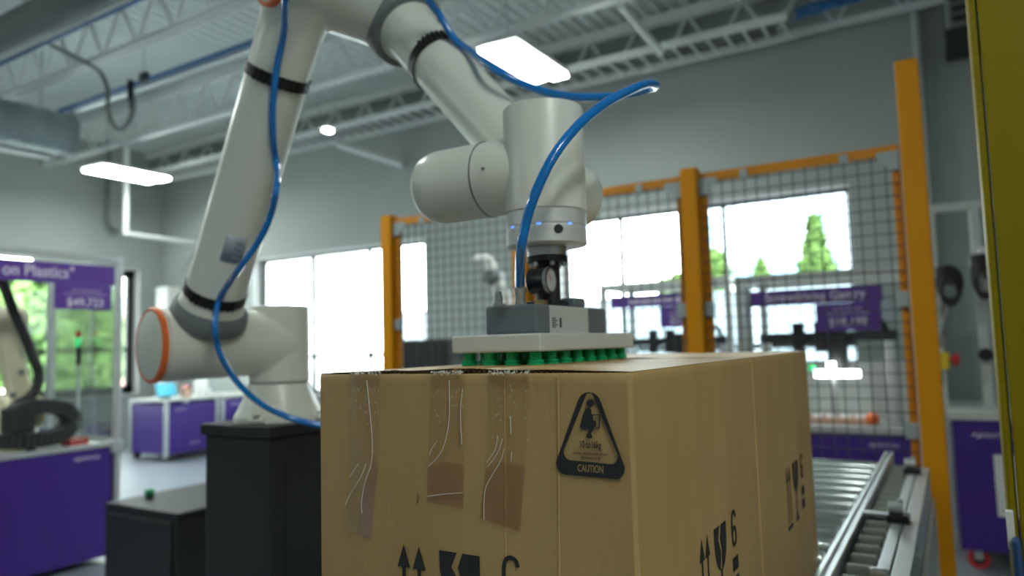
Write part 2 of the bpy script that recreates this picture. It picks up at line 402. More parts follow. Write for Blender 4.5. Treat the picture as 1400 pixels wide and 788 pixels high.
# cable tray along the window wall
TY0, TY1, TZ = 7.12, 7.62, 4.53
tr = thing('cable_tray', 'pale ladder cable tray with wires along the window wall', 'cable tray', (XL, TY1, TZ))
for yy in (TY0, TY1): MB().box((XL+.9, yy-.018, TZ), (-1.15, yy+.018, TZ+.08)).build('side_rail', 'joist_paint', tr, bevel=.004)
rung = MB().box((-.011, TY0, TZ+.01), (.011, TY1, TZ+.03)).mesh('rung'); rung.materials.append(MATS['joist_paint'])
x = XL+1.1
while x < -1.2: inst('rung', rung, tr, (x, 0, 0)); x += .18
wm = MB()
for k in range(14):
    y_ = TY0+.05+k*.04; zz = TZ+.05+random.random()*.03
    wm.tube([(XL+1+i*1.12, y_+random.uniform(-.02, .02), zz+random.uniform(-.012, .012)) for i in range(10)], .011, 5, 3)
o = wm.build('cable_bundle', 'cable_grey', tr, True); o['kind'] = 'stuff'
bl = MB()
for k in range(5): bl.tube([(-1.1+i*.17, 7.3+.1*math.sin(i*2+k), TZ+.12+.05*math.cos(i*1.7+k)) for i in range(8)], .02, 6, 4)
tag(bl.build('blue_hose_bundle', 'pipe_blue', None, True, origin=(-.9, 7.3, TZ)), 'coils of blue hose on the tray at the top right', 'hose')
pipe('ceiling_brace', [at(850, 8, Y=6.1), at(905, 72, Y=6.95)], .035, 'joist_paint', 'pale slanting brace from joist down to the cable tray', 'brace')
pipe('wall_brace', [at(462, 197, Y=7.6), at(552, 226, Y=7.95)], .05, 'joist_paint', 'pale slanting brace on the wall above the left window', 'brace')
pipe('conduit', [V((-11.2, at(172, 262, X=-11.2).y, ZC)), at(172, 319, X=-11.2), at(268, 333, X=-11.2)], .045, 'joist_paint', 'white conduit bent in an L beside the robot lower arm', 'conduit', 1)
pipe('conduit', [V((-12.2, at(147, 275, X=-12.2).y, ZC)), at(147, 275, X=-12.2), at(148, 300, X=-12.2), at(151, 311, X=-12.2), at(162, 315, X=-12.2)], .04, 'cable_grey', 'grey curved conduit on the far left wall', 'conduit', 4)
pipe('wall_conduit', [(-.10, 7.9, 0.02), (-.10, 7.9, 5.15)], .05, 'wall_paint', 'grey vertical conduit on the wall right of the tall orange post', 'conduit')
a_, b_ = at(1292, 8, Y=7.5), at(1330, 57, Y=7.5)
uh = thing('unit_heater', 'dark grey heater box hanging high beside the yellow column', 'heater', (a_.x, 7.5, b_.z))
MB().box((a_.x, 7.3, b_.z+.08), (a_.x+.7, 7.9, a_.z+.35)).build('casing', 'robot_grey', uh, bevel=.02)
g_ = MB()
for k in range(5): g_.box((a_.x+.04, 7.28, b_.z+.14+k*.09), (a_.x+.66, 7.3, b_.z+.19+k*.09))
g_.build('grille', 'frame_black', uh)
MB().box((a_.x-.02, 7.28, b_.z), (a_.x+.72, 7.92, b_.z+.08)).build('drip_tray', 'frame_black', uh)
h_ = MB()
for xx in (a_.x+.08, a_.x+.62): h_.cyl((xx, 7.6, a_.z+.35), (xx, 7.6, ZC), .01, 6)
h_.build('hanger', 'zinc', uh)

# ================================================================ OUTSIDE
tag(MB().box((-60, 8.4, -.5), (40, 80, -.3)).box((-60, -20, -.5), (-12.8, 8.4, -.3)).build('ground_outside', 'asphalt'), kind='structure')
def leaf_cloud(name, c, rx, ry, rz, n, size, m, parent, cone=False):
    mb = MB()
    for i in range(n):
        if cone:
            h = random.random()**1.4; a = random.random()*6.283; rr = (1-h)*(.75+.25*random.random())
            p = V((c[0]+rx*rr*math.cos(a), c[1]+ry*rr*math.sin(a), c[2]+rz*h))
        else:
            u = random.uniform(-1, 1); a = random.random()*6.283; k = (.55+.45*random.random()); s_ = math.sqrt(1-u*u)
            p = V((c[0]+rx*k*s_*math.cos(a), c[1]+ry*k*s_*math.sin(a), c[2]+rz*k*u))
        e = Euler((random.random()*6, random.random()*6, random.random()*6)).to_matrix(); sz = size*random.uniform(.6, 1.3)
        mb.add([p+e@V((-sz, 0, 0)), p+e@V((0, -sz*.45, 0)), p+e@V((sz, 0, sz*.3)), p+e@V((0, sz*.45, 0))], [(0, 1, 2, 3)])
    o = mb.build(name, m, parent); return o
def tree(loc, h, r, label, cone=False, m='leaf_green', n=2600):
    t = thing('evergreen_tree' if cone else 'leafy_tree', label, 'tree', loc, 'trees outside the windows')
    MB().lathe(loc, EZ, [(0, .14), (h*.5, .08), (h*.9, .02)], 8).build('trunk', 'trunk', t)
    if cone: o = leaf_cloud('foliage', (loc[0], loc[1], loc[2]+.3), r, r, h-.3, n, .22, m, t, True)
    else: o = leaf_cloud('foliage', (loc[0], loc[1], loc[2]+h*.62), r, r, h*.4, n, .28, m, t)
    o['kind'] = 'stuff'
q = at(1112, 303, Y=16); tree((q.x, 16, -.3), q.z+.3, 1.15, 'pointed green conifer outside the right window', True)
q = at(1040, 360, Y=21); tree((q.x, 21, -.3), q.z+.3, 1.3, 'low green conifer outside, left of the pointed one', True)
q = at(925, 372, Y=16); tree((q.x, 16, -.3), q.z+.1, .55, 'bright green bush outside, left of the middle orange post')
q = at(975, 345, Y=19); tree((q.x, 19, -.3), q.z+.2, .5, 'bright green bush outside, just right of the middle orange post')
for px, d_, h_, r_, lb in ((50, 6.5, 4.6, 1.7, 'leafy green tree outside, behind the left purple sign'), (122, 4.2, 3.2, .7, 'leafy green tree outside behind the price placard')):
    q = at(px, 450, X=XL-d_); tree((q.x, q.y, -.3), h_, r_, lb, n=3600, m='leaf_pale')
tag(MB().box((-11, 12.6, -.3), (8, 12.8, 2.25)).box((-11, 12.55, 2.25), (8, 12.85, 2.33)).build('pale_screen_wall', 'facade', None, origin=(0, 12.7, -.3)), 'pale screen wall added outside the far windows to keep the view pale', 'wall')  # invented wall: hides the tree bottoms and keeps the window view pale
# brick house beyond the left window
q = at(128, 470, X=XL-14)
bh = thing('brick_house', 'reddish brick house outside, seen through the left display frame', 'building', (q.x, q.y, -.3))
MB().box((q.x-3, q.y-1.5, -.3), (q.x, q.y+1.9, 3.0)).build('house_wall', 'brick', bh)
MB().prism([(q.x-3.2, q.y-1.7, 3.0), (q.x-3.2, q.y+2.1, 3.0), (q.x-3.2, q.y+.2, 4.2)], EX, 3.4).build('roof', 'facade', bh)
for k in range(2): MB().box((q.x, q.y-.9+k*1.4, .8), (q.x+.04, q.y-.1+k*1.4, 2.0)).build('house_window', 'facade_glass', bh)
# glazed office block behind the right window
q = at(1135, 330, Y=34)
ob = thing('office_block', 'pale glazed office block far outside the right window', 'building', (q.x, 34, -.3))
MB().box((q.x-6.5, 34, -.3), (q.x+9, 44, q.z+2.2)).build('block_wall', 'facade', ob)
wmesh = MB().box((-.55, -.04, -.7), (.55, .02, .7)).mesh('block_window'); wmesh.materials.append(MATS['facade_glass'])
for i in range(8):
    for j in range(3): inst('block_window', wmesh, ob, (q.x-5.5+i*1.8, 34, q.z+1.0-j*2.1))

# ================================================================ DISPLAY STATIONS
def stroke_line(parent, c, ux, uy, w, h, m='sign_ink_dim'):
    """a line of lettering too small to read: a row of short strokes"""
    mb = MB(); ux = V(ux); uy = V(uy); n = ux.cross(uy); c = V(c); x = -w/2
    while x < w/2:
        l = random.uniform(.4, 1.1)*h
        mb.obox(c+ux*(x+l/2), ux*l/2*.8, uy*h/2*random.uniform(.6, 1), n*.0008); x += l*1.25
    return mb.build('small_print', m, parent)
def logo(parent, c, ux, uy, s):
    ux = V(ux); uy = V(uy); n = ux.cross(uy); c = V(c)
    mb = MB()
    P = lambda a, b: c+ux*a*s+uy*b*s
    mb.prism([P(-2.9, -.1), P(-2.0, .55), P(-2.0, .2), P(-2.4, -.1)], n, .0015); mb.prism([P(-2.0, -.6), P(-2.0, -.15), P(-1.5, .3), P(-1.5, -.2)], n, .0015)
    mb.build('logo_mark', 'sign_ink', parent)
    text_mesh('VENTION', s*1.1, P(.7, 0), ux, uy, 'sign_ink', parent, 'logo_lettering', .95, .001)
def posts_and_beams(root, x0, x1, y0, y1, ztop, zt, w=.045, m='aluminium'):
    for xx in (x0, x1):
        for yy in (y0, y1): MB().box((xx-w/2, yy-w/2, 0), (xx+w/2, yy+w/2, ztop)).build('post', m, root, bevel=.004)
    for yy in (y0, y1): MB().box((x0-w/2, yy-w/2, ztop), (x1+w/2, yy+w/2, ztop+w)).build('top_beam', m, root, bevel=.004)
    for xx in (x0, x1): MB().box((xx-w/2, y0+w/2, ztop), (xx+w/2, y1-w/2, ztop+w)).build('top_beam', m, root, bevel=.004)
    MB().box((x0+w/2, y0+w/2, zt-.04), (x1-w/2, y1-w/2, zt)).build('worktop', 'worktop', root, bevel=.004)

# ---- left station: sign faces +X
SX, SY0, SY1 = -5.4, 1.55, 3.16
ls = thing('display_station', 'aluminium display frame with purple header sign reading Plastics, at left edge', 'display stand', ((SX-.5), 2.4, 0))
posts_and_beams(ls, SX-1.0, SX-.022, SY0, SY1, 2.215, .86)
MB().box((SX-.03, SY0+.03, .05), (SX, SY1-.05, .84)).build('front_panel', 'purple_panel', ls, bevel=.003)
MB().box((SX-1.0, SY0+.03, .05), (SX-.97, SY1-.03, .84)).build('back_panel', 'purple_panel', ls)
MB().box((SX-.97, SY1-.03, .05), (SX-.03, SY1, .84)).build('end_panel', 'purple_panel', ls)
MB().box((SX-.045, SY0, .84), (SX+.012, SY1-.04, .875)).build('front_rail', 'aluminium', ls, bevel=.004)
MB().box((SX-.05, SY1-.06, .79), (SX+.02, SY1+.035, .88)).build('corner_clamp', 'aluminium', ls, bevel=.004)
MB().box((SX-.97, SY1, .9), (SX-.03, SY1+.006, 2.2)).build('side_window', 'polycarbonate', ls)
MB().box((SX-1.03, SY0, .9), (SX-1.024, SY1, 2.2)).build('back_window', 'polycarbonate', ls)
hs = MB().box((SX-.012, SY0, 2.035), (SX+.004, SY1-.045, 2.18)).build('header_sign', 'purple_sign', ls)
text_mesh('on Plastics\u00b0', .115, (SX+.006, 2.585, 2.108), EY, EZ, 'sign_ink', hs, 'lettering', .88, .001, .0012)
pp = MB().box((SX-.012, 2.69, 1.85), (SX+.004, 3.09, 2.033)).build('price_placard', 'purple_sign', ls)
text_mesh('$49,723', .082, (SX+.006, 2.90, 1.90), EY, EZ, 'sign_ink', pp, 'lettering', 1.0, .001, .001)
stroke_line(pp, (SX+.006, 2.90, 1.99), EY, EZ, .2, .016); stroke_line(pp, (SX+.006, 2.90, 1.962), EY, EZ, .3, .016)
lb = MB().box((SX-.30, SY0+.05, 2.19), (SX-.25, 2.66, 2.225)).build('light_bar', 'lightbar', ls, bevel=.008)
logo(ls, (SX+.001, 2.93, .775), EY, EZ, .032)
MB().box((SX-.05, 2.55, .86), (SX-.02, 2.60, .90)).build('clamp_block', 'black_plastic', ls)
# cream demonstration robot standing on it, cut by the picture edge
cb = thing('demo_robot', 'cream robot arm with black hose on the left display table', 'robot', (SX-.42, 2.3, .86))
bx_, by_ = SX-.42, at(22, 500, X=SX-.42).y
MB().lathe((bx_, by_, .86), EZ, [(0, .17), (.03, .17), (.05, .15), (.14, .14), (.17, .12)], 28).build('robot_base', 'cream_paint', cb, True)
MB().lathe((bx_, by_-.1, 1.12), EY, [(0, .11), (.02, .13), (.24, .13), (.26, .11)], 28).lathe((bx_, by_, 1.02), EZ, [(0, .12), (.12, .12)], 24).build('shoulder', 'cream_paint', cb, True)
MB().obox((bx_+.02, by_-.02, 1.42), V((.07, 0, 0)), V((0, .075, 0)), V((-.02, -.07, .36))).build('lower_arm', 'cream_paint', cb, bevel=.03)
MB().lathe((bx_, by_-.22, 1.78), EY, [(0, .09), (.02, .105), (.24, .105), (.26, .09)], 28).build('elbow', 'cream_paint', cb, True)
MB().obox((bx_, by_-.4, 1.84), V((.06, 0, 0)), V((0, .26, .05)), V((0, -.01, .065))).build('upper_arm', 'cream_paint', cb, bevel=.025)
for k in range(3): MB().cyl((bx_+.09, by_-.06+.05*k, 1.25+.16*k), (bx_+.105, by_-.06+.05*k, 1.25+.16*k), .02, 12).build('bolt_cover', 'robot_grey', cb)
hosep = [at(px, py, X=SX-.25) for px, py in ((-14, 360), (4, 388), (18, 425), (34, 460), (46, 490), (53, 510), (50, 530), (38, 545), (24, 553), (16, 562), (20, 572))]
MB().tube(hosep, .036, 10, 5).build('dress_hose', 'black_rubber', cb, True)
# black cable carrier lying on the table in front of it
ec = thing('cable_carrier', 'black segmented cable carrier loop on the left display table', 'cable carrier', (SX-.16, 2.55, .87))
arc = [at(px, py, X=SX-.16) for px, py in ((-40, 603), (-15, 604), (15, 604), (45, 602), (70, 598), (88, 590), (97, 578), (94, 566), (84, 559), (68, 556), (50, 556), (32, 560), (18, 566))]
arc = spline(arc, 3)
for i in range(0, len(arc)-1):
    a, b = arc[i], arc[i+1]; d = (b-a); L = d.length; d = d.normalized(); u = EX.cross(d)
    MB().obox((a+b)/2, EX*.07, u*.05, d*L*.46).build('chain_link', 'black_satin', ec, bevel=.006)
MB().box(at(22, 560, X=SX-.16)-V((.07, .07, .16)), at(22, 560, X=SX-.16)+V((.07, .10, .01))).build('carrier_bracket', 'black_satin', ec, bevel=.01)
# signal light and tan parts bin on the same table
sl = thing('signal_light', 'slim signal light with green lens behind the left display frame', 'signal light', at(107, 520, X=SX-.45))
b0 = at(107, 520, X=SX-.45)
MB().cyl((b0.x, b0.y, .86), (b0.x, b0.y, b0.z+.12), .012, 10).build('stem', 'zinc', sl)
MB().cyl((b0.x, b0.y, b0.z+.12), (b0.x, b0.y, b0.z+.30), .02, 12).build('body', 'black_plastic', sl)
g0 = at(107, 468, X=SX-.45); MB().cyl(g0-EZ*.035, g0+EZ*.035, .022, 12).build('green_lens', 'green_led', sl)
MB().cyl(g0+EZ*.035, g0+EZ*.08, .022, 12).build('red_lens', 'red_plastic', sl)
def bin_(c, w, d, h, m, label):
    root = thing('parts_bin', label, 'bin', c); x, y, z = c; t = .01
    MB().box((x-w/2, y-d/2, z), (x+w/2, y+d/2, z+t)).box((x-w/2, y-d/2, z+t), (x-w/2+t, y+d/2, z+h)).box((x+w/2-t, y-d/2, z+t), (x+w/2, y+d/2, z+h*.7)).box((x-w/2+t, y-d/2, z+t), (x+w/2-t, y-d/2+t, z+h)).box((x-w/2+t, y+d/2-t, z+t), (x+w/2-t, y+d/2, z+h)).build('shell', m, root)
    for k in range(4): MB().lathe((x-w*.25+.5*w*(k % 2), y-d*.2+.4*d*(k//2), z+t), EZ, [(0, .03), (h*.5, .03), (h*.7, .015)], 10).build('part_inside', 'skin_plastic', root)
    return root
bin_((SX-.55, 2.93, .86), .22, .25, .1, 'purple_panel', 'purple parts bin with tan pieces on the left display table')
bin_((SX-.20, 2.95, .86), .12, .14, .05, 'red_plastic', 'small red bin at the right end of the left display table')

# ---- far left purple workbenches
c0 = V((-9.57, 6.28, 0))
def bench(name, x0, x1, y0, y1, label, m='purple_panel'):
    root = thing(name, label, 'workbench', ((x0+x1)/2, (y0+y1)/2, 0), 'purple benches at the far left')
    MB().box((x0+.05, y0+.012, .10), (x1-.05, y0+.03, .80)).build('front_panel', m, root)
    MB().box((x1-.03, y0+.05, .10), (x1-.012, y1-.05, .80)).build('side_panel', m, root)
    MB().box((x0+.012, y0+.05, .10), (x0+.03, y1-.05, .80)).build('side_panel', m, root)
    for xx in (x0, x1-.05):
        for yy in (y0, y1-.05): MB().box((xx, yy, .06), (xx+.05, yy+.05, .84)).build('post', 'aluminium', root, bevel=.004)
    MB().box((x0+.03, y0+.03, .10), (x1-.03, y1-.03, .12)).build('bottom_plate', 'black_satin', root)
    MB().box((x0-.01, y0-.01, .84), (x1+.01, y1+.01, .87)).build('worktop', 'worktop', root, bevel=.004)
    for xx in (x0+.06, x1-.1):
        for yy in (y0+.06, y1-.1): MB().cyl((xx, yy+.02, .05), (xx+.03, yy+.02, .05), .05, 14).build('caster', 'black_rubber', root, True)
    return root
b1 = bench('workbench', -10.45, -9.57, 6.28, 7.15, 'deep purple bench with aluminium corner post, under the orange-ringed robot joint')
logo(b1, (-9.581, 6.52, .72), EY, EZ, .03); logo(b1, (-9.581, 6.75, .22), EY, EZ, .03)
b2 = bench('workbench', -10.45, -9.57, 7.2, 7.92, 'purple bench by the window wall, just left of the robot base')
logo(b2, (-9.581, 7.45, .72), EY, EZ, .03)
sc_ = thing('tablet_screen', 'tilted teal tablet screen on the far left purple bench', 'screen', (-9.9, 6.45, .87))
ps = at(218, 540, X=-9.9)
MB().obox((-9.88, 6.48, 1.0), V((0, .16, 0)), V((-.03, 0, .095)), V((.01, 0, .003))).build('case', 'black_plastic', sc_)
MB().obox((-9.868, 6.48, 1.001), V((0, .15, 0)), V((-.03, 0, .09)), V((.004, 0, .001))).build('display', 'teal_screen', sc_)
MB().box((-9.97, 6.44, .87), (-9.85, 6.54, .90)).build('foot', 'black_plastic', sc_)
for nm, (x, y), w, h, m, lb in (('carton', (-9.75, 6.72), .05, .14, 'skin_plastic', 'small pinkish carton right of the teal screen'), ('white_canister', (-9.72, 6.93), .05, .09, 'paper_white', 'first white canister on the purple bench'), ('white_canister', (-9.72, 7.06), .05, .09, 'paper_white', 'second white canister on the purple bench, nearer the robot base'),
                            ('paper_stack', (-9.95, 7.12), .13, .27, 'paper_white', 'white leaning document holder at the back of purple bench')):
    r_ = thing(nm, lb, 'container' if 'can' in nm or 'car' in nm else 'papers', (x, y, .87))
    if nm == 'paper_stack':
        MB().obox((x, y, 1.02), V((0, .11, 0)), V((-.05, .03, .14)), V((.012, 0, .004))).build('sheet', m, r_); MB().box((x-.05, y-.08, .87), (x+.05, y+.08, .89)).build('stand', 'aluminium', r_)
    elif nm == 'carton':
        MB().box((x-w, y-w, .87), (x+w, y+w, .87+h)).build('body', m, r_, bevel=.005); MB().prism([(x-w, y-w, .87+h), (x-w, y+w, .87+h), (x-w, y, .87+h+.05)], EX, 2*w).build('gable', 'red_plastic', r_)
    else:
        MB().lathe((x, y, .87), EZ, [(0, w*.9), (.005, w), (h, w), (h+.015, w*.7)], 16).build('body', m, r_, True); MB().lathe((x, y, .885+h), EZ, [(0, w*.72), (.03, w*.72)], 16).build('lid', 'aluminium', r_)
# white column cover by the left window
tag(MB().box((-12.1, 7.72, 0), (-11.75, 7.99, 2.72)).build('white_cabinet', 'paper_white', None, bevel=.02, origin=(-11.9, 7.85, 0)), 'tall white cabinet in the far left corner beside the window', 'cabinet')

# ---- low black control cabinet and robot pedestal
ca = thing('control_cabinet', 'low black control cabinet with green knob, left of the robot pedestal', 'cabinet', (-3.72, 2.55, 0))
MB().box((-4.06, 2.31, .05), (-3.41, 3.05, .68)).build('body', 'pedestal_paint', ca, bevel=.006)
MB().box((-4.065, 2.305, .68), (-3.405, 3.055, .70)).build('lid', 'pedestal_paint', ca, bevel=.004)
MB().box((-4.02, 2.300, .10), (-3.45, 2.31, .65)).build('door', 'pedestal_paint', ca, bevel=.003)
for xx in (-4.0, -3.5):
    for yy in (2.37, 2.95): MB().cyl((xx, yy, 0), (xx, yy, .05), .03, 12).build('foot', 'black_rubber', ca)
kq = at(205, 681, Z=.70)
MB().cyl((kq.x, kq.y, .70), (kq.x, kq.y, .72), .024, 14).build('knob_base', 'black_plastic', ca, True)
MB().lathe((kq.x, kq.y, .72), EZ, [(0, .026), (.02, .028), (.03, .018)], 16).build('knob', 'green_plastic', ca, True)
ZP = 1.315
pe = thing('robot_pedestal', 'tall black steel pedestal carrying the white robot arm', 'pedestal', (-1.6, 1.4, 0))
MB().box((-1.735, 1.255, .02), (-1.478, 1.56, ZP-.03)).build('column', 'pedestal_paint', pe, bevel=.004)
MB().box((-1.745, 1.245, ZP-.03), (-1.468, 1.57, ZP)).build('top_plate', 'pedestal_paint', pe, bevel=.003)
MB().box((-1.90, 1.10, 0), (-1.32, 1.72, .02)).build('base_plate', 'pedestal_paint', pe)
MB().box((-1.478, 1.30, .2), (-1.474, 1.52, 1.22)).build('access_door', 'pedestal_paint', pe, bevel=.002)

# ================================================================ SAFETY FENCE
FY = 3.6
PX = (-3.10, -2.10, -1.095)
FT = 2.345
def post(x, ztop, label, w=.085):
    r_ = thing('fence_post', label, 'post', (x, FY, 0), 'orange fence posts')
    MB().box((x-w/2, FY-w/2, .012), (x+w/2, FY+w/2, ztop)).build('shaft', 'orange_paint', r_, bevel=.006)
    MB().box((x-.09, FY-.09, 0), (x+.09, FY+.09, .012)).build('foot_plate', 'orange_paint', r_)
    for sx in (-.065, .065):
        for sy in (-.065, .065): MB().cyl((x+sx, FY+sy, .012), (x+sx, FY+sy, .03), .012, 6).build('anchor_bolt', 'zinc', r_)
    MB().box((x-w/2+.004, FY-w/2+.004, ztop), (x+w/2-.004, FY+w/2-.004, ztop+.006)).build('cap', 'orange_paint', r_)
post(PX[0], 2.362, 'leftmost orange fence post in front of the left window')
post(PX[1], 2.362, 'orange fence post hidden mostly behind the gripper and wrist')
post(PX[2], 2.368, 'orange fence post right of the wrist, in front of the window')
post(-.098, 2.70, 'tallest orange fence post at the right, by the conveyor', .092)
CELL = .056
def panel(x0, x1, label, y=FY+.02):
    r_ = thing('mesh_fence', label, 'fence', ((x0+x1)/2, y, .1), 'mesh fence panels')
    fw = .034; z0, z1 = .10, FT
    MB().box((x0, y-.022, z1-.046), (x1, y+.015, z1)).build('top_rail', 'frame_orange', r_, bevel=.003)
    MB().box((x0, y-.015, z0), (x1, y+.015, z0+fw)).build('bottom_rail', 'frame_orange', r_, bevel=.003)
    for xx in (x0, x1-fw): MB().box((xx, y-.015, z0+fw), (xx+fw, y+.015, z1-.046)).build('side_rail', 'frame_orange', r_, bevel=.003)
    wm = MB(); t = .0023; x = x0+CELL
    while x < x1-.01: wm.box((x-t, y-.017-2*t, z0), (x+t, y-.017, z1-.03)); x += CELL
    z = z0+CELL
    while z < z1-.01: wm.box((x0+.005, y-.017-4*t, z-t), (x1-.005, y-.017-2*t, z+t)); z += CELL
    o = wm.build('wire_mesh', 'wire_dark', r_); o['kind'] = 'stuff'
    for xx, s_ in ((x0, 1), (x1, -1)):
        MB().prism([(xx, y-.034, z1-.03), (xx+s_*.09, y-.034, z1-.03), (xx+s_*.09, y-.034, z1-.055), (xx+s_*.035, y-.034, z1-.115), (xx, y-.034, z1-.115)], EY, .006).build('corner_bracket', 'bracket', r_)
        for zz in (.5, 1.05, 1.62): MB().box((xx, y-.036, zz), (xx+s_*.05, y-.02, zz+.07)).build('latch', 'bracket', r_, bevel=.003)
    n = max(1, round((x1-x0)/.45))
    for k in range(n):
        xx = x0+(k+.5)*(x1-x0)/n; MB().box((xx-.018, y-.034, z1-.056), (xx+.018, y-.023, z1-.014)).build('clip', 'bracket', r_, bevel=.002)
panel(PX[0]+.045, PX[1]-.045, 'mesh fence panel between leftmost post and the post behind the gripper')
panel(PX[1]+.045, PX[2]-.045, 'mesh fence panel right of the wrist, before the window')
panel(PX[2]+.045, -.152, 'mesh fence panel behind the far cardboard box')
# tall black equipment behind the fence
q0, q1 = at(548, 466, Y=4.5), at(612, 466, Y=4.5)
bk = thing('equipment_cabinet', 'black equipment cabinet standing behind the left fence panel', 'cabinet', (q0.x, 4.5, 0))
MB().box((q0.x, 4.5, .06), (q1.x, 4.95, q0.z)).build('body', 'black_satin', bk, bevel=.01)
MB().box((q0.x+.02, 4.488, .1), (q1.x-.02, 4.5, q0.z-.03)).build('door', 'black_satin', bk, bevel=.004)
MB().box((q1.x-.06, 4.47, 1.0), (q1.x-.045, 4.488, 1.15)).build('handle', 'zinc', bk)
for xx in (q0.x+.06, q1.x-.06):
    for yy in (4.58, 4.87): MB().cyl((xx, yy, 0), (xx, yy, .06), .03, 10).build('foot', 'black_rubber', bk)
# small white robot behind the fence
wr = thing('white_robot', 'small white robot arm behind the fence, left of the gripper', 'robot', at(685, 480, Y=5.6))
P = lambda px, py: at(px, py, Y=5.6)
c_ = P(690, 430)
MB().cyl((c_.x, 5.6, 0), (c_.x, 5.6, c_.z-.1), .09, 18).build('column', 'aluminium', wr, True)
MB().lathe((c_.x, 5.6, c_.z-.1), EZ, [(0, .11), (.2, .10), (.24, .08)], 20).build('robot_base', 'paper_white', wr, True)
MB().tube([P(690, 415), P(684, 398), P(676, 382)], .07, 14, 4).build('lower_arm', 'paper_white', wr, True)
MB().lathe(P(676, 380)-EY*.1, EY, [(0, .06), (.02, .075), (.18, .075), (.2, .06)], 18).build('elbow_joint', 'robot_grey', wr, True)
MB().tube([P(676, 378), P(672, 366), P(664, 356)], .06, 14, 4).build('upper_arm', 'paper_white', wr, True)
MB().tube([P(668, 356), P(658, 356), P(650, 357)], .055, 14, 4).build('wrist', 'paper_white', wr, True)

# ---- right station behind the fence, sign faces -Y
def station(x0, x1, y0, y1, ztop, label, sign_t, price_t, zt=.86, polys=True):
    rs = thing('display_station', label, 'display stand', ((x0+x1)/2, (y0+y1)/2, 0))
    posts_and_beams(rs, x0, x1, y0, y1, ztop, zt, .06, 'worktop')
    MB().box((x0+.03, y0-.012, .38), (x1-.03, y0+.012, zt-.05)).build('front_panel', 'purple_panel', rs)
    for xx in (x0, x1-.02): MB().box((xx, y0+.03, .38), (xx+.02, y1-.03, zt-.05)).build('side_panel', 'purple_panel', rs)
    MB().box((x0+.03, y0-.03, zt-.05), (x1-.03, y0-.01, zt)).build('front_rail', 'aluminium', rs)
    w = x1-x0
    hs = MB().box((x0+.09, y0-.045, ztop-.19), (x1-.13*w, y0-.032, ztop-.07)).build('header_sign', 'purple_sign', rs)
    pp = MB().box((x0+.48*w, y0-.045, ztop-.40), (x1-.15*w, y0-.033, ztop-.192)).build('price_placard', 'purple_sign', rs)
    cx = x0+.09+(w*.87-.09)/2
    if sign_t: text_mesh(sign_t, .095, (cx, y0-.047, ztop-.13), EX, EZ, 'sign_ink', hs, 'lettering', .9, .001, .001)
    else: stroke_line(hs, (cx, y0-.047, ztop-.13), EX, EZ, .6, .06, 'sign_ink')
    cp = x0+.665*w
    text_mesh(price_t, .085, (cp, y0-.047, ztop-.335), EX, EZ, 'sign_ink', pp, 'lettering', .95, .001, .001)
    stroke_line(pp, (cp, y0-.047, ztop-.235), EX, EZ, .2, .022); stroke_line(pp, (cp, y0-.047, ztop-.27), EX, EZ, .28, .022)
    logo(rs, (x1-.22, y0-.014, zt-.13), EX, EZ, .034)
    MB().box((x0+.03, y1, zt), (x1-.03, y1+.006, ztop-.02)).build('back_window', 'polycarbonate', rs)
    MB().box((x1-.004, y0+.03, zt), (x1+.002, y1-.03, ztop-.02)).build('side_window', 'polycarbonate', rs)
    MB().box((x0+.03, y1-.03, zt), (x1-.03, y1-.015, zt+.46)).build('window_block_board', 'worktop', rs)  # board added to block the bright window behind the table
    # gantry inside: beam, carriage, cable
    gz = zt+.62
    MB().box((x0+.06, y0+.35, gz), (x1-.1, y0+.43, gz+.08)).build('gantry_beam', 'black_satin', rs, bevel=.006)
    for xx in (x0+.07, x1-.2): MB().box((xx, y0+.35, zt), (xx+.07, y0+.43, gz)).build('gantry_leg', 'aluminium', rs, bevel=.004)
    for fx in (.28, .42): MB().box((x0+fx*w, y0+.28, gz-.08), (x0+fx*w+.09, y0+.35, gz+.16)).build('carriage', 'black_plastic', rs, bevel=.01)
    MB().box((x0+.5*w, y0+.24, gz-.2), (x0+.62*w, y0+.35, gz+.12)).build('tool_head', 'black_plastic', rs, bevel=.01)
    MB().tube([(x0+.55*w, y0+.4, gz+.12), (x0+.7*w, y0+.42, gz+.18), (x0+.82*w, y0+.42, gz+.15), (x0+.87*w, y0+.42, gz-.02)], .022, 8, 5).build('cable', 'black_rubber', rs, True)
    return rs
RX0, RX1, RY = -1.44, -.26, 5.9
rs = station(RX0, RX1, RY, 6.75, 1.94, 'display frame with Screwdriving Gantry sign behind the rightmost mesh panel', 'Screwdriving Gantry', '$18,198', .84)
a_ = at(1114, 511, Y=6.0); b_ = at(1176, 511, Y=6.0)
lbx = thing('inspection_light', 'bright white light bar inside the right display frame', 'light', (a_.x, 6.02, .84))
MB().box((a_.x, 5.98, a_.z-.03), (b_.x, 6.03, a_.z+.025)).build('light_tube', 'lightbar', lbx, bevel=.01)
MB().cyl((a_.x+.12, 6.0, a_.z+.03), (a_.x+.12, 6.0, a_.z+.09), .03, 14).build('lamp_head', 'lightbar', lbx)
MB().box((a_.x+.1, 6.03, .84), (a_.x+.14, 6.07, a_.z-.0)).build('stand', 'aluminium', lbx)
MB().lathe((a_.x-.02, 6.0, a_.z+.02), EZ, [(0, .02), (.03, .03), (.05, .015)], 12).build('green_lens', 'green_led', lbx)
tb = thing('parts_tray', 'tan tray of parts on the right display table', 'tray', (-.8, 6.05, .84))
MB().box((-1.1, 5.97, .84), (-.55, 6.2, .86)).box((-1.1, 5.97, .86), (-.55, 5.98, .89)).box((-1.1, 6.19, .86), (-.55, 6.2, .89)).build('tray_shell', 'skin_plastic', tb)
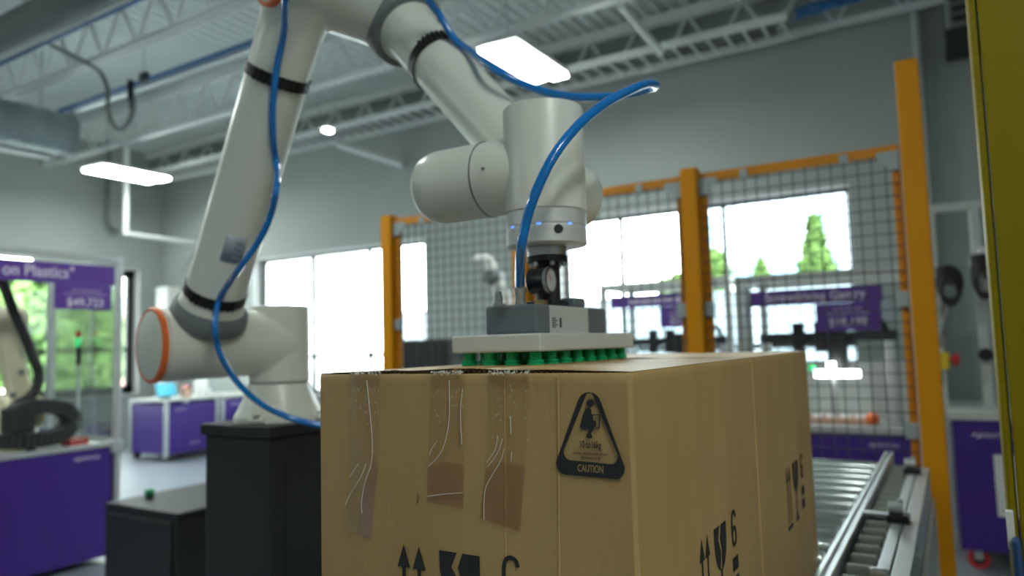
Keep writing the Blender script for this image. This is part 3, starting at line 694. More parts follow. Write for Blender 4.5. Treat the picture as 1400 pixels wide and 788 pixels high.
for k in range(5): MB().box((-1.07+k*.1, 6.0, .86), (-1.0+k*.1, 6.1, .90)).build('part_block', 'paper_white', tb, bevel=.006)
sq = at(1193, 571, Y=5.99)
tag(MB().lathe((sq.x, 5.99, .84), EZ, [(0, .015), (.006, .03), (.025, .043), (.05, .047), (.075, .04), (.09, .022), (.094, .006)], 18).build('orange_ball', 'orange_ring', None, True, origin=(sq.x, 5.99, .84)), 'orange ball on the right display table', 'ball')
station(-3.0, -1.75, 6.75, 7.5, 2.03, 'display frame with blurred purple sign between gripper and middle orange post', None, '$21,640', .84)

# ---- right purple cart on casters with grey frame, cables, emergency stop
CY = 5.5
rc = thing('machine_cart', 'purple cart on red casters beside the yellow column', 'cart', (.35, CY+.4, 0))
MB().box((-.04, CY, .13), (.8, CY+.02, .945)).build('front_panel', 'purple_panel', rc, bevel=.003)
MB().box((-.04, CY+.02, .13), (-.02, CY+.8, .945)).build('side_panel', 'purple_panel', rc)
MB().box((-.06, CY-.015, .945), (.84, CY+.85, 1.0)).build('worktop', 'worktop', rc, bevel=.005)
MB().box((-.03, CY+.03, .131), (.8, CY+.8, .145)).build('bottom_plate', 'black_satin', rc)
logo(rc, (.17, CY-.001, .85), EX, EZ, .04)
ppr = at(1358, 622, Y=CY); MB().box((ppr.x, CY-.006, ppr.z-.38), (ppr.x+.26, CY-.001, ppr.z)).build('paper_notice', 'paper_white', rc)
for xx in (.05, .7):
    for yy in (CY+.09, CY+.7):
        c = V((xx, yy, .062)); MB().lathe(c-EY*.02, EY, [(0, .034), (0, .056), (.004, .062), (.036, .062), (.04, .056), (.04, .034)], 20).build('caster_tyre', 'red_plastic', rc, True)
        MB().lathe(c-EY*.022, EY, [(0, .034), (.044, .034)], 14).build('caster_hub', 'black_plastic', rc, True)
        MB().box((xx-.022, yy-.032, .062), (xx+.022, yy-.025, .128)).box((xx-.022, yy+.025, .062), (xx+.022, yy+.032, .128)).box((xx-.022, yy-.032, .124), (xx+.022, yy+.032, .130)).build('caster_fork', 'zinc', rc)
for xx in (-.085, .18, .48): MB().box((xx-.03, CY+.38, 1.0 if xx > 0 else .05), (xx+.03, CY+.44, 2.35)).build('frame_post', 'worktop', rc, bevel=.004)
MB().box((-.115, CY+.38, 2.35), (.51, CY+.44, 2.41)).build('frame_beam', 'worktop', rc, bevel=.004)
for x0_, x1_ in ((-.05, .145), (.215, .445)): MB().box((x0_, CY+.40, 1.005), (x1_, CY+.41, 2.34)).build('guard_pane', 'polycarbonate', rc)
MB().cyl((.18, CY+.36, 1.35), (.18, CY+.30, 1.35), .045, 14).build('hinge_knob', 'black_plastic', rc)
MB().bar((.18, CY+.33, 1.35), (.5, CY+.33, 1.33), .02).build('push_bar', 'zinc', rc)
def coil(px, py, rx, label, nm='cable_reel', rz=.115):
    c = at(px, py, Y=CY+.25); r_ = thing(nm, label, 'cable reel', c)
    mb = MB()
    for k in range(4):
        mb.tube([c+V((math.cos(t*.5236)*rx*(1-.1*k), -.02-.018*k, math.sin(t*.5236)*rz*(1-.08*k)-.02*k)) for t in range(13)], .014, 7, 2)
    mb.build('coiled_cable', 'black_rubber', r_, True)
    MB().box(c+V((-rx*1.1, .0, rz*.3)), c+V((rx*.5, .1, rz*1.1))).build('reel_bracket', 'black_satin', r_, bevel=.015)
    MB().cyl(c+V((0, .0, 0)), c+V((0, .1, 0)), .035, 12).build('hub', 'zinc', r_)
coil(1298, 388, .07, 'black coiled cable reel just right of the tall orange post')
coil(1344, 376, .06, 'black coiled cable reel touching the yellow column edge', rz=.13)
tag(MB().box(at(1336, 338, Y=CY+.3), at(1356, 358, Y=CY+.3)+V((0, .1, 0))).build('white_sensor_box', 'paper_white', None, bevel=.012, origin=at(1346, 348, Y=CY+.3)), 'white sensor box above the reel by the yellow column', 'sensor')
cpts = [at(px, py, Y=CY+.22) for px, py in ((1303, 412), (1296, 425), (1290, 445), (1286, 470), (1285, 485))]
pipe('drop_cable', cpts, .012, 'cable_grey', 'grey cable dropping from the reel to the red button', 'cable', 4, 8)
ec_ = at(1292, 492, Y=CY+.2)
es = thing('emergency_stop', 'yellow emergency stop with red button beside the tall orange post', 'emergency stop', ec_)
MB().box(ec_-V((.06, .04, .065)), ec_+V((.025, .04, .05))).build('housing', 'yellow_plastic', es, bevel=.006)
MB().lathe(ec_+V((.02, 0, 0)), EX, [(0, .018), (.025, .018), (.025, .04), (.058, .04), (.065, .03)], 16).build('button', 'red_plastic', es, True)
MB().lathe(ec_+V((-.01, -.01, .04)), EZ, [(0, .012), (.04, .014), (.045, .008)], 12).build('key_cap', 'steel', es, True)
MB().box(ec_+V((-.05, -.02, -.17)), ec_+V((-.02, .02, -.05))).build('grip', 'black_plastic', es, bevel=.006)

# ---- yellow column close at the right
yc = thing('yellow_column', 'large yellow steel column, shaded to olive, at the right picture edge', 'column', (.16, 1.5, 0))
YX = .0725; YY = 1.437
MB().box((YX, YY, 0), (.34, YY+.012, 2.45)).build('face_plate', 'yellow_paint', yc, bevel=.003)
MB().box((.0590, YY+.006, 0), (YX-.001, YY+.10, 2.45)).build('side_flange', 'yellow_paint', yc, bevel=.004)
MB().box((.24, YY+.012, 0), (.34, YY+.10, 2.45)).build('side_flange', 'yellow_paint', yc, bevel=.003)
MB().box((-.02, YY-.02, 0), (.40, YY+.16, .012)).build('foot_plate', 'yellow_paint', yc)
cq = at(1381, 725, Y=YY-.006); MB().box((cq.x-.004, YY-.012, cq.z-.03), (cq.x+.006, YY+.004, cq.z+.03)).build('label_clip', 'paper_white', yc)
bq = at(1392, 752, Y=YY-.012); tag(MB().box((bq.x-.008, YY-.03, .02), (bq.x+.004, YY-.002, bq.z+.02)).build('blue_guard', 'blue_paint', None, bevel=.006, origin=(bq.x, YY-.02, 0)), 'dark blue guard bar at the bottom right on the yellow column', 'guard')

# ================================================================ ROLLER CONVEYOR
CZ = 1.0
cv = thing('roller_conveyor', 'roller conveyor with aluminium side rails under the cardboard boxes', 'conveyor', (-.6, 2, 0))
rol = MB().lathe((-.985, 0, 0), EX, [(0, .012), (.004, .021), (.010, .025), (.687, .025), (.693, .021), (.697, .012)], 18).mesh('roller', smooth=True); rol.materials.append(MATS['roller_steel'])
y = .62
while y < 3.33: inst('roller', rol, cv, (0, y, CZ-.026)); y += .125
rol2 = MB().lathe((-.243, 0, 0), EX, [(0, .010), (.003, .02), (.008, .026), (.058, .026), (.062, .02), (.066, .01)], 16).mesh('guide_roller', smooth=True); rol2.materials.append(MATS['roller_olive'])
y = .66
while y < 3.25: inst('guide_roller', rol2, cv, (0, y, CZ-.032)); y += .088
def rail(x0, x1, z0, z1, y0, y1, nm='side_rail', grooves=True):
    mb = MB()
    if grooves:
        w = (x1-x0)
        mb.box((x0, y0, z0), (x1, y1, z1-.008)); mb.box((x0, y0, z1-.008), (x0+.36*w, y1, z1)); mb.box((x1-.36*w, y0, z1-.008), (x1, y1, z1))
    else: mb.box((x0, y0, z0), (x1, y1, z1))
    return mb.build(nm, 'aluminium', cv, bevel=.0015)
rail(-.281, -.249, CZ-.12, CZ+.004, .5, 3.52)
rail(-1.03, -.99, CZ-.12, CZ+.004, .5, 3.45)
rail(-.173, -.148, CZ-.10, CZ, .5, 3.15, 'outer_rail', False)
rail(-.143, -.108, CZ-.16, CZ, .5, 3.15, 'outer_rail', False)
MB().box((-.99, .5, CZ-.11), (-.281, 3.45, CZ-.10)).build('gap_shade_pan', 'black_satin', cv)  # black sheet added so the gaps between the rollers look dark
MB().box((-.249, .5, CZ-.13), (-.108, 3.15, CZ-.12)).build('guide_shade_pan', 'black_satin', cv)  # black sheet added under the guide rollers, for dark gaps too
MB().box((-.105, .5, CZ-.30), (-.095, 3.1, CZ-.10)).build('side_plate', 'aluminium', cv)
MB().box((-.252, 2.30, CZ-.01), (-.178, 2.33, CZ+.002)).build('cross_bar', 'zinc', cv)
def sensor(px, py, y, label):
    x = -.160; r_ = thing('photo_sensor', label, 'sensor', (x, y, CZ), 'sensors on the conveyor outer rail')
    MB().box((x-.025, y-.03, CZ), (x+.03, y+.03, CZ+.02)).build('clamp', 'black_plastic', r_, bevel=.003)
    MB().cyl((x-.02, y, CZ+.035), (x+.015, y, CZ+.035), .018, 14, .003).build('barrel', 'zinc', r_, True)
    MB().cyl((x+.008, y, CZ+.05), (x+.008, y, CZ+.06), .008, 10).build('screw', 'steel', r_)
sensor(1222, 700, 2.23, 'small sensor clamped midway on the conveyor outer rail')
sensor(1243, 640, 3.02, 'small sensor at the far end of the conveyor outer rail')
MB().lathe((-.178, 1.70, CZ+.008), EX, [(0, .012), (.004, .014), (.03, .014), (.034, .01)], 14).build('end_roller_bolt', 'steel', cv, True)
for yy in (.8, 2.0, 3.2):
    for xx in (-1.01, -.12): MB().box((xx-.02, yy-.02, .01), (xx+.02, yy+.02, CZ-.12 if xx < -.5 else CZ-.16)).build('leg', 'aluminium', cv, bevel=.003)
    MB().box((-1.01, yy-.015, .3), (-.12, yy+.015, .34)).build('cross_brace', 'aluminium', cv)

# ================================================================ CARDBOARD BOXES
BX0, BX1, BZ0, BZ1 = -.731, -.2845, 1.0, 1.470
TH = .0045
def flap(x0, x1, y0, y1, z, parent, name='top_flap', lift=0, side=1):
    """corrugated flap: two liners and the fluting between them; edges along Y end open at the front"""
    n = 40; mb = MB(); mc = MB()
    def zz(u, v): return z + lift*math.sin(math.pi*min(max(v, 0), 1))*.6*u + .0012*math.sin(v*9+side)*u
    def sheet(dz, m_):
        nu = 8
        vs = []
        for i in range(n+1):
            for j in range(nu+1):
                v = i/n; u = j/nu; vs.append((x0+(x1-x0)*u, y0+(y1-y0)*v, zz(u if side > 0 else 1-u, v)+dz))
        return vs, [(i*(nu+1)+j, i*(nu+1)+j+1, (i+1)*(nu+1)+j+1, (i+1)*(nu+1)+j) for i in range(n) for j in range(nu)]
    for dz in (0, .0006, TH-.0006, TH):
        vs, fs = sheet(dz, mb); mb.add(vs, fs)
    return mb.build(name, 'cardboard', parent, True)
def carton(y0, y1, label):
    r_ = thing('cardboard_box', label, 'box', ((BX0+BX1)/2, (y0+y1)/2, BZ0), 'kraft cardboard boxes on the conveyor')
    b = MB(); n = 24
    # four walls with rounded upright corners, slightly bowed, as one skin; top rim folded in
    rad = .004; P2 = []
    def bow(t): return .0022*math.sin(math.pi*t)
    for k in range(n+1): t = k/n; P2.append((BX0+rad+(BX1-BX0-2*rad)*t, y0-bow(t)*.6))
    for k in range(n+1): t = k/n; P2.append((BX1+bow(t)*.8, y0+rad+(y1-y0-2*rad)*t))
    for k in range(n+1): t = k/n; P2.append((BX1-rad-(BX1-BX0-2*rad)*t, y1))
    for k in range(n+1): t = k/n; P2.append((BX0, y1-rad-(y1-y0-2*rad)*t))
    K = len(P2); lv = [BZ0, BZ0+.005, BZ0+.2, BZ1-.012, BZ1-.0035, BZ1-.001]; ins = [.002, 0, 0, 0, 0, .0015]
    cx, cy = (BX0+BX1)/2, (y0+y1)/2; vs = []
    for z, s_ in zip(lv, ins):
        for px, py in P2: vs.append((px-s_*(1 if px > cx else -1), py-s_*(1 if py > cy else -1), z))
    fs = [(l*K+i, l*K+(i+1) % K, (l+1)*K+(i+1) % K, (l+1)*K+i) for l in range(len(lv)-1) for i in range(K)]
    fs.append(tuple(reversed(range(K)))); b.add(vs, fs)
    body = b.build('box_wall', 'cardboard', r_, True)
    mx_ = (BX0+BX1)/2
    MB().box((BX0+.003, y0+.003, BZ1-.009), (BX1-.003, y1-.003, BZ1-.006)).build('inner_flap', 'cardboard_inner', r_)
    return r_, mx_
def side_flaps(r_, y0, y1, mx_, lift=.0):
    """the two outer flaps, hinged on the left and right walls, meeting in the middle"""
    for side, (xa, xb) in ((1, (BX0+.001, mx_-.002)), (-1, (mx_+.002, BX1-.001))):
        mb = MB(); nx, ny = 10, 36
        def z_at(x, y):
            u = (x-xa)/(xb-xa); u = u if side > 0 else 1-u       # 0 at hinge .. 1 at the middle
            v = (y-y0)/(y1-y0)
            return BZ1-TH+lift*u**.7*(1-v)**3 + .0010*math.sin(x*60+side)*(1-v)**2*u
        grid = []
        ya, yb = y0+.004, y1-.003
        for dz in (0, TH):
            for i in range(ny+1):
                for j in range(nx+1):
                    x = xa+(xb-xa)*j/nx; y = ya+(yb-ya)*i/ny; grid.append((x, y, z_at(x, y)+dz))
        w = nx+1; N = w*(ny+1)
        fs = [(i*w+j, i*w+j+1, (i+1)*w+j+1, (i+1)*w+j) for i in range(ny) for j in range(nx)]
        fs += [tuple(N+k for k in f) for f in fs]
        fs += [(i*w+nx, (i+1)*w+nx, N+(i+1)*w+nx, N+i*w+nx) for i in range(ny)]+[(i*w, (i+1)*w, N+(i+1)*w, N+i*w) for i in range(ny)]
        mb.add(grid, fs); fl = mb.build('top_flap', 'cardboard', r_, True)
        fe = MB(); k = int((xb-xa)/.0011); pts = []                 # open fluted edge at the front
        for i in range(k+1):
            x = xa+(xb-xa)*i/k; pts.append(V((x, ya+.0012, z_at(x, ya)+TH/2+(TH/2-.0005)*math.sin(2*math.pi*x/.0075))))
        vs = []
        for p in pts: vs += [p+V((0, 0, -.0004)), p+V((0, 0, .0004)), p+V((0, .02, .0004)), p+V((0, .02, -.0004))]
        fs = [(4*i+a, 4*i+(a+1) % 4, 4*i+4+(a+1) % 4, 4*i+4+a) for i in range(k) for a in range(4)]
        fe.add(vs, fs).build('fluted_edge', 'cardboard_flute', fl)
Y1B, Y2B = 1.221, 1.742
box1, mx_ = carton(.70, Y1B, 'nearest kraft cardboard box with caution triangle and three tape strips')
side_flaps(box1, .70, Y1B, mx_, .0042)
box2, _ = carton(Y1B+.003, Y2B, 'farther kraft cardboard box behind the nearest box on the conveyor')
side_flaps(box2, Y1B+.003, Y2B, mx_, .001)
# ---- print on the boxes: every mark a thin layer of ink
def polyflat(pts, n, t=.0004): return MB().prism(pts, n, t)
def front(px, py, e=.0022): p = at(px, py, Y=.70); return V((p.x, .70-e, p.z))
FN = V((0, -1, 0))
c2 = lambda X, Y_: front(740+X/2.834, 510+Y_/2.834)
c3 = lambda X, Y_: front(420+X/2.644, 490+Y_/2.644)
def round_poly(P, rads, seg=8):
    out = []
    for i, p in enumerate(P):
        a = P[i-1]; b = P[(i+1) % len(P)]; r_ = rads[i]; d0 = (a-p).normalized(); d1 = (b-p).normalized()
        ang = d0.angle(d1); L = r_/math.tan(ang/2); c = p+(d0+d1).normalized()*(r_/math.sin(ang/2)); s0 = p+d0*L-c; s1 = p+d1*L-c
        for k in range(seg+1):
            t = k/seg; v = (s0*(1-t)+s1*t); out.append(c+v.normalized()*r_)
    return out
cs = MB(); A, B_, C_ = c2(189, -10), c2(46, 388), c2(346, 416)
outer = round_poly([A, B_, C_], [.0135, .011, .011], 10)
a2, b2_, c2_ = c2(190, 54), c2(77, 334), c2(316, 357)
inner = round_poly([a2, b2_, c2_], [.0047, .0080, .0080], 10)
# ring between outer and inner outline
kk = len(outer)
cs.add([tuple(p) for p in outer]+[tuple(p) for p in inner]+[tuple(p+FN*.0004) for p in outer]+[tuple(p+FN*.0004) for p in inner],
       [(i, (i+1) % kk, kk+(i+1) % kk, kk+i) for i in range(kk)]+[(2*kk+i, 2*kk+(i+1) % kk, 3*kk+(i+1) % kk, 3*kk+i) for i in range(kk)])
ct = cs.build('caution_mark', 'ink_black', box1, label='black printed caution triangle')
hc = c2(193, 117); rr = (c2(207, 117)-hc).length
MB().prism([hc+V((math.cos(t*.3927)*rr, 0, math.sin(t*.3927)*rr)) for t in range(16)], FN, .0004).build('pictogram_head', 'ink_black', ct)
MB().prism([c2(*p) for p in ((176, 138), (190, 134), (197, 146), (199, 165), (206, 183), (215, 186), (217, 205), (208, 212), (197, 209), (186, 216), (170, 220), (158, 216), (154, 206), (160, 185), (166, 160))], FN, .0004).build('pictogram_torso', 'ink_black', ct)
MB().prism([c2(*p) for p in ((192, 210), (210, 206), (206, 218), (196, 235), (202, 247), (200, 253), (184, 253), (178, 247), (180, 238), (186, 228))], FN, .00045).build('pictogram_leg', 'ink_black', ct)
bxm = MB()
for a, b in (((201, 161), (230, 163)), ((230, 163), (228, 214)), ((228, 214), (212, 212)), ((201, 161), (203, 178))):
    bxm.bar(c2(*a), c2(*b), .0010, .0006, up=(0, 1, 0))
bxm.build('pictogram_box', 'ink_black', ct)
def ftext(s, X, Y_, hpx, m, sx=.72, bold=.0, dy=.0003):
    p0 = c2(X, Y_); sz = (c2(X, Y_-hpx/2)-c2(X, Y_+hpx/2)).length*1.38
    return text_mesh(s, sz, p0+FN*dy, EX, EZ, m, ct, 'lettering', sx, .00015, bold)
ftext('10 to16kg', 193, 279, 29, 'ink_black', .58, .0001)
ftext('maintain natural curves of back', 193, 312, 12, 'ink_black', .72)
ftext('Bend knees to lift', 195, 329, 12, 'ink_black', .72)
ftext('CAUTION', 195, 372, 29, 'cardboard', .62, .0, .0006)
# handling marks: two arrows, cracked glass, stacking limit six; (u, v) from the first arrow tip, metres
uo = c3(353, 672)
def uv(p): return (p.x-uo.x, p.z-uo.z)
U = lambda X, Y_: uv(c3(X, Y_))
s_g = (c3(627, 715)-c3(482, 692)).length                                   # width of the glass
ARW = [[U(353, 672), U(332, 735), U(377, 745)], [U(408, 682), U(387, 745), U(433, 755)]]
gx0, gy0 = U(482, 692); gx1, gy1 = U(627, 715); gy = (gy0+gy1)/2; G = gx1-gx0
def flip_v(v): return v
GL = [[(gx0, gy), (gx0+.44*G, gy), (gx0+.30*G, gy-.30*G), (gx0+.50*G, gy-.62*G), (gx0+.40*G, gy-1.02*G), (gx0+.22*G, gy-.92*G), (gx0+.08*G, gy-.70*G), (gx0+.01*G, gy-.4*G)],
      [(gx1, gy), (gx1, gy-.4*G), (gx1-.08*G, gy-.70*G), (gx1-.22*G, gy-.92*G), (gx0+.53*G, gy-1.06*G), (gx0+.60*G, gy-.62*G), (gx0+.46*G, gy-.30*G), (gx0+.58*G, gy)]]
def marks(parent, org, ux, n, sc=1.0, dz=0):
    """org: where the first arrow tip stands on the wall"""
    ux = V(ux); T = lambda p: V(org)+ux*p[0]*sc+EZ*(p[1]*sc+dz)
    yb = -2.0*G
    for tri in ARW:
        x_ = tri[0][0]; yv = (tri[1][1]+tri[2][1])/2; hw = (tri[2][0]-tri[1][0])/2; ytop = -.004
        a = MB().prism([T((x_, 0)), T((x_-hw, yv-tri[0][1]-.0 if False else -.0265)), T((x_+hw, -.0265))], n, .0004)
        a.prism([T((x_-.0024, -.026)), T((x_-.0024, yb+.012)), T((x_+.0024, yb+.012)), T((x_+.0024, -.026))], n, .0004)
        a.build('arrow_mark', 'ink_black', parent)
    MB().prism([T((ARW[0][1][0]-.004, yb)), T((ARW[1][2][0]+.002, yb)), T((ARW[1][2][0]+.002, yb+.007)), T((ARW[0][1][0]-.004, yb+.007))], n, .0004).build('bar_mark', 'ink_black', parent)
    gm = MB()
    for pl in GL: gm.prism([T(p) for p in pl], n, .0004)
    gc = gx0+.5*G; gm.prism([T((gc-.003, gy-1.0*G)), T((gc+.003, gy-1.0*G)), T((gc+.003, yb+.02)), T((gc+.016, yb)), T((gc-.016, yb)), T((gc-.003, yb+.02))], n, .0004)
    gm.build('fragile_glass_mark', 'ink_black', parent)
    sx0 = uv(c3(712, 730))[0]; sx1 = uv(c3(768, 730))[0]; sc_x = (sx0+sx1)/2; top = uv(c3(740, 728))[1]+.004
    six = [(.97, 1.95), (.86, 2.3), (.5, 2.46), (.14, 2.28), (0, 1.7), (0, .6), (.13, .16), (.5, 0), (.87, .16), (1, .6), (.88, 1.08), (.5, 1.26), (.1, 1.02)]
    sp = spline([V((a, b, 0)) for a, b in six], 4); wd = .0185; L_ = []; R_ = []
    for i_, p in enumerate(sp):
        d = (sp[min(i_+1, len(sp)-1)]-sp[max(i_-1, 0)]).normalized(); q = V((-d.y, d.x, 0))*.13
        for lst, e in ((L_, p+q), (R_, p-q)): lst.append(T((sc_x+(e.x-.5)*wd, top-.047+e.y*wd)))
    k_ = len(sp); off = V(n)*.0004
    MB().add(L_+R_+[p+off for p in L_]+[p+off for p in R_], [(i_, i_+1, k_+i_+1, k_+i_) for i_ in range(k_-1)]+[(2*k_+i_, 2*k_+i_+1, 3*k_+i_+1, 3*k_+i_) for i_ in range(k_-1)]).build('number_mark', 'ink_black', parent)
    for k in range(2): MB().prism([T((sc_x-.014, top-.064-k*.026)), T((sc_x+.014, top-.064-k*.026)), T((sc_x+.014, top-.082-k*.026)), T((sc_x-.014, top-.082-k*.026))], n, .0004).build('stack_mark', 'ink_black', parent)
marks(box1, (uo.x, .70-.0022, uo.z), EX, FN)
t1 = at(956.5, 738, X=BX1); e1_ = BX1+.0022
marks(box1, (e1_, t1.y, t1.z), EY, EX)
t2 = at(1073.5, 640, X=BX1)
marks(box2, (e1_, t2.y, t2.z), EY, EX)
# tape strips over the front top edge
def tape(P, wr, top_pts, label):
    pts = [c3(*p) for p in P]; pts = [V((p.x, .70-.0030, p.z)) for p in pts]
    o = MB().prism(pts, FN, .00025).build('tape_strip', 'tape_film_clear', box1, label=label)
    lo = [c3(*p) for p in top_pts]; lo = [V((p.x, .70-.0034, p.z)) for p in lo]
    MB().prism(lo, FN, .0002).build('tape_tint', 'tape_film', o)  # pinker, slightly darker film on the lower part of the strip
    x0 = min(p.x for p in pts[:1]+pts[-1:]); x1 = max(p.x for p in pts[:1]+pts[-1:])
    MB().box((x0, .6965, BZ1-.018), (x1, .6968, BZ1+.003)).box((x0, .6966, BZ1+.0028), (x1, .73, BZ1+.0031)).build('tape_fold', 'tape_film_clear', o)
    cr = MB()
    for k in range(44):
        x = random.uniform(x0, x1); L = random.uniform(.001, .0045); z = BZ1+random.uniform(.0, .0032)
        cr.bar((x, .6962, z), (x+L*random.choice((-.6, .6)), .6962-random.random()*.002, z-L*.7), .0009)
    pl = [V((p.x, 0, p.z)) for p in pts]; xa = min(p.x for p in pts); xb = max(p.x for p in pts); zb = BZ1-.075
    for k in range(46):
        x = random.uniform(x0+.001, x1-.003); z = BZ1-.012-abs(random.gauss(0, .028)); L = random.uniform(.0006, .003); a = random.uniform(-.9, .9)
        if z > zb: cr.bar((x, .6966, z), (x+L*math.sin(a), .6966, z-L*math.cos(a)), .00028)
    o2 = cr.build('tape_crinkle_glint', 'tape_wrinkle_glint', o); o2['kind'] = 'stuff'  # small pale strokes drawn as glints on the crinkled film
    for w in wr:
        q = [c3(*p) for p in w]; q = [V((p.x, .6964, p.z)) for p in q]
        MB().tube(q, .0005, 6, 4).build('tape_crease_glint', 'tape_wrinkle_glint', o, True)  # raised crease, its highlight given by the pale colour
tape([(163, 70), (160, 300), (157, 460), (133, 615), (237, 655), (262, 400), (268, 250), (270, 70)],
     [[(222, 80), (232, 180), (242, 300), (238, 380), (215, 450), (203, 520), (205, 560)], [(220, 380), (200, 430), (165, 485), (145, 530)], [(192, 380), (175, 405), (160, 430)]],
     [(205, 480), (195, 560), (190, 637), (237, 655), (262, 400), (245, 340), (238, 400)], 'left clear tape strip with long creases')
tape([(455, 70), (446, 300), (442, 390), (440, 518), (570, 543), (574, 380), (576, 70)],
     [[(520, 80), (520, 200), (512, 270), (490, 340), (445, 390)], [(568, 110), (560, 190), (565, 310)], [(440, 498), (500, 490), (568, 485)], [(475, 300), (455, 330), (448, 350)]],
     [(442, 392), (440, 518), (570, 543), (573, 385), (500, 372)], 'middle clear tape strip, shortest of three')
tape([(662, 70), (655, 300), (650, 400), (632, 575), (775, 625), (795, 380), (808, 70)],
     [[(695, 280), (685, 330), (655, 375)], [(712, 290), (695, 340), (660, 390)], [(718, 325), (705, 370), (670, 430), (648, 480), (645, 580)], [(740, 210), (742, 270)], [(745, 340), (742, 370)]],
     [(650, 400), (632, 575), (775, 625), (794, 390), (700, 372)], 'right clear tape strip, widest of three')
MB().tube([c3(404, 490)+FN*.0003, c3(407, 505)+FN*.0003, c3(402, 525)+FN*.0003], .0006, 6, 3).build('surface_nick', 'cardboard_inner', box1)
# pressed score lines on the front wall
for px in (690, 763):
    MB().tube([front(px, 516, .0006), front(px+1, 640, .0007), front(px+2, 787, .0007)], .0012, 8, 3).build('score_line', 'cardboard', box1, True)

# ================================================================ ROBOT ARM
PSI = .222; N = V((-math.sin(PSI), -math.cos(PSI), 0)); M_ = V((math.cos(PSI), -math.sin(PSI), 0))
RB = V((-1.609, 1.397, 1.526)); A1, A2 = .219, -.005; T1, T2 = R(55.9), R(-46.4); L1, L2 = .938, .728
S = RB+N*A1; E1 = S+(M_*math.cos(T1)+EZ*math.sin(T1))*L1; E2 = E1+N*(A2-A1); DF = M_*math.cos(T2)+EZ*math.sin(T2); W = E2+DF*L2; DL = (E1-S).normalized()
ra = thing('industrial_robot', 'large pale grey six-axis robot arm reaching over the box', 'robot', (RB.x, RB.y, ZP))
RS = .091
bs = MB().lathe((RB.x, RB.y, ZP), EZ, [(0, .120), (.012, .120), (.02, .116), (.055, .098), (.085, .086), (.10, .082)], 48)
bs.build('robot_base', 'robot_shell', ra, True)
for k in range(4):
    a = R(20+90*k); d = V((math.cos(a), math.sin(a), 0)); q = V((-d.y, d.x, 0)); c = V((RB.x, RB.y, ZP+.0))+d*.108
    MB().prism([c+d*.022-q*.022, c-d*.02-q*.022, c-d*.035-q*.022+EZ*.075, c-d*.012-q*.022+EZ*.03, c+d*.022-q*.022+EZ*.012], q, .044).build('base_foot', 'robot_shell', ra, bevel=.005)
    MB().cyl(c+d*.012+EZ*.012, c+d*.012+EZ*.022, .009, 6).build('bolt', 'steel', ra)
sh = MB().lathe((RB.x, RB.y, ZP+.102), EZ, [(0, .081), (.211, .081)], 48)
sh.lathe(RB-N*.02, N, [(0, .05), (.01, .085), (.33, RS), (.345, RS)], 48)
remesh(sh.build('shoulder_housing', 'robot_shell', ra), .004, 6)
MB().lathe((RB.x, RB.y, ZP+.098), EZ, [(0, .0795), (.004, .0795)], 48).build('seam', 'robot_grey', ra, True)
def capped(p, n, r, par=ra):
    o = MB().lathe(p, n, [(.008, r*.9), (.008, r+.001), (.017, r+.001), (.021, r-.003), (.021, r-.007), (.016, r-.009)], 56, False).build('joint_ring', 'orange_ring', par, True)
    MB().lathe(p, n, [(.0, r-.008), (.0195, r-.008), (.0225, r-.014)], 56).build('cap_face', 'robot_cap', o, True)
capped(RB+N*.325, N, RS+.002)
# lower arm
LR = .0715
MB().lathe(S+DL*.070, DL, [(0, .090), (.010, .0945), (.035, .092), (.050, .084)], 56).build('collar', 'robot_grey', ra, True)
MB().lathe(S+DL*.11, DL, [(0, .081), (.014, .080), (.026, .0745), (.036, LR), (L1*.5, .070), (L1-.19, .0685)], 56).build('lower_arm', 'robot_shell', ra, True)
# elbow
eh = MB().lathe(E1+N*.072, -N, [(0, .076), (.004, .080), (.06, .092), (.30, .092), (.325, .085), (.335, .06)], 48)
eh.lathe(E1-DL*.21, DL, [(0, .069), (.10, .070), (.2, .085)], 48)
eh.lathe(E2, DF, [(0, .088), (.07, .084)], 48)
remesh(eh.build('elbow_housing', 'robot_shell', ra), .005, 8)
MB().lathe(E1-DL*.213, DL, [(0, .0698), (.002, .0698)], 48).build('seam', 'robot_grey', ra, True)
capped(E1+N*.060, N, .081)
# forearm
MB().lathe(E2+DF*.050, DF, [(0, .086), (.008, .093), (.042, .093), (.054, .088), (.054, .06)], 56).build('collar', 'robot_grey', ra, True)
MB().lathe(E2+DF*.095, DF, [(0, .073), (.014, .072), (.026, .0655), (.05, .0635), (L2*.5, .061), (L2-.13, .060)], 56).build('forearm', 'robot_shell', ra, True)
# wrist
WX, WY = -.592, 1.10
wh1 = MB().lathe(W+N*.035, -N, [(0, .05), (.01, .06), (.08, .062), (.10, .056), (.107, .03)], 40).lathe(W-DF*.13, DF, [(0, .060), (.08, .062), (.12, .058)], 40)
remesh(wh1.build('wrist_elbow', 'robot_shell', ra), .0045, 8)
q_ = at(748, 150, Y=WY); WZT = q_.z
sz_ = at(622, 254, Y=WY).z
WZB = 1.728
wv = MB().lathe((WX, WY, WZB), EZ, [(0, .0705), (WZT-WZB-.004, .0705), (WZT-WZB-.001, .0695), (WZT-WZB, .067)], 56)
wv.build('wrist_barrel', 'robot_shell', ra, True)
st = MB().lathe((WX-.03, WY, sz_), -EX, [(0, .060), (.05, .068), (.19, .0695), (.215, .064), (.230, .050), (.237, .03)], 56)
remesh(st.build('wrist_knuckle', 'robot_shell', ra), .004, 6)
MB().lathe((WX-.113, WY, sz_), -EX, [(0, .0696), (.0012, .0696)], 56).build('seam', 'seam_dark', ra, True)
sc0 = at(661, 231, Y=WY-.069); MB().cyl(sc0, sc0-EY*.004, .0022, 8).build('cover_screw', 'seam_dark', ra)
WF = 1.668
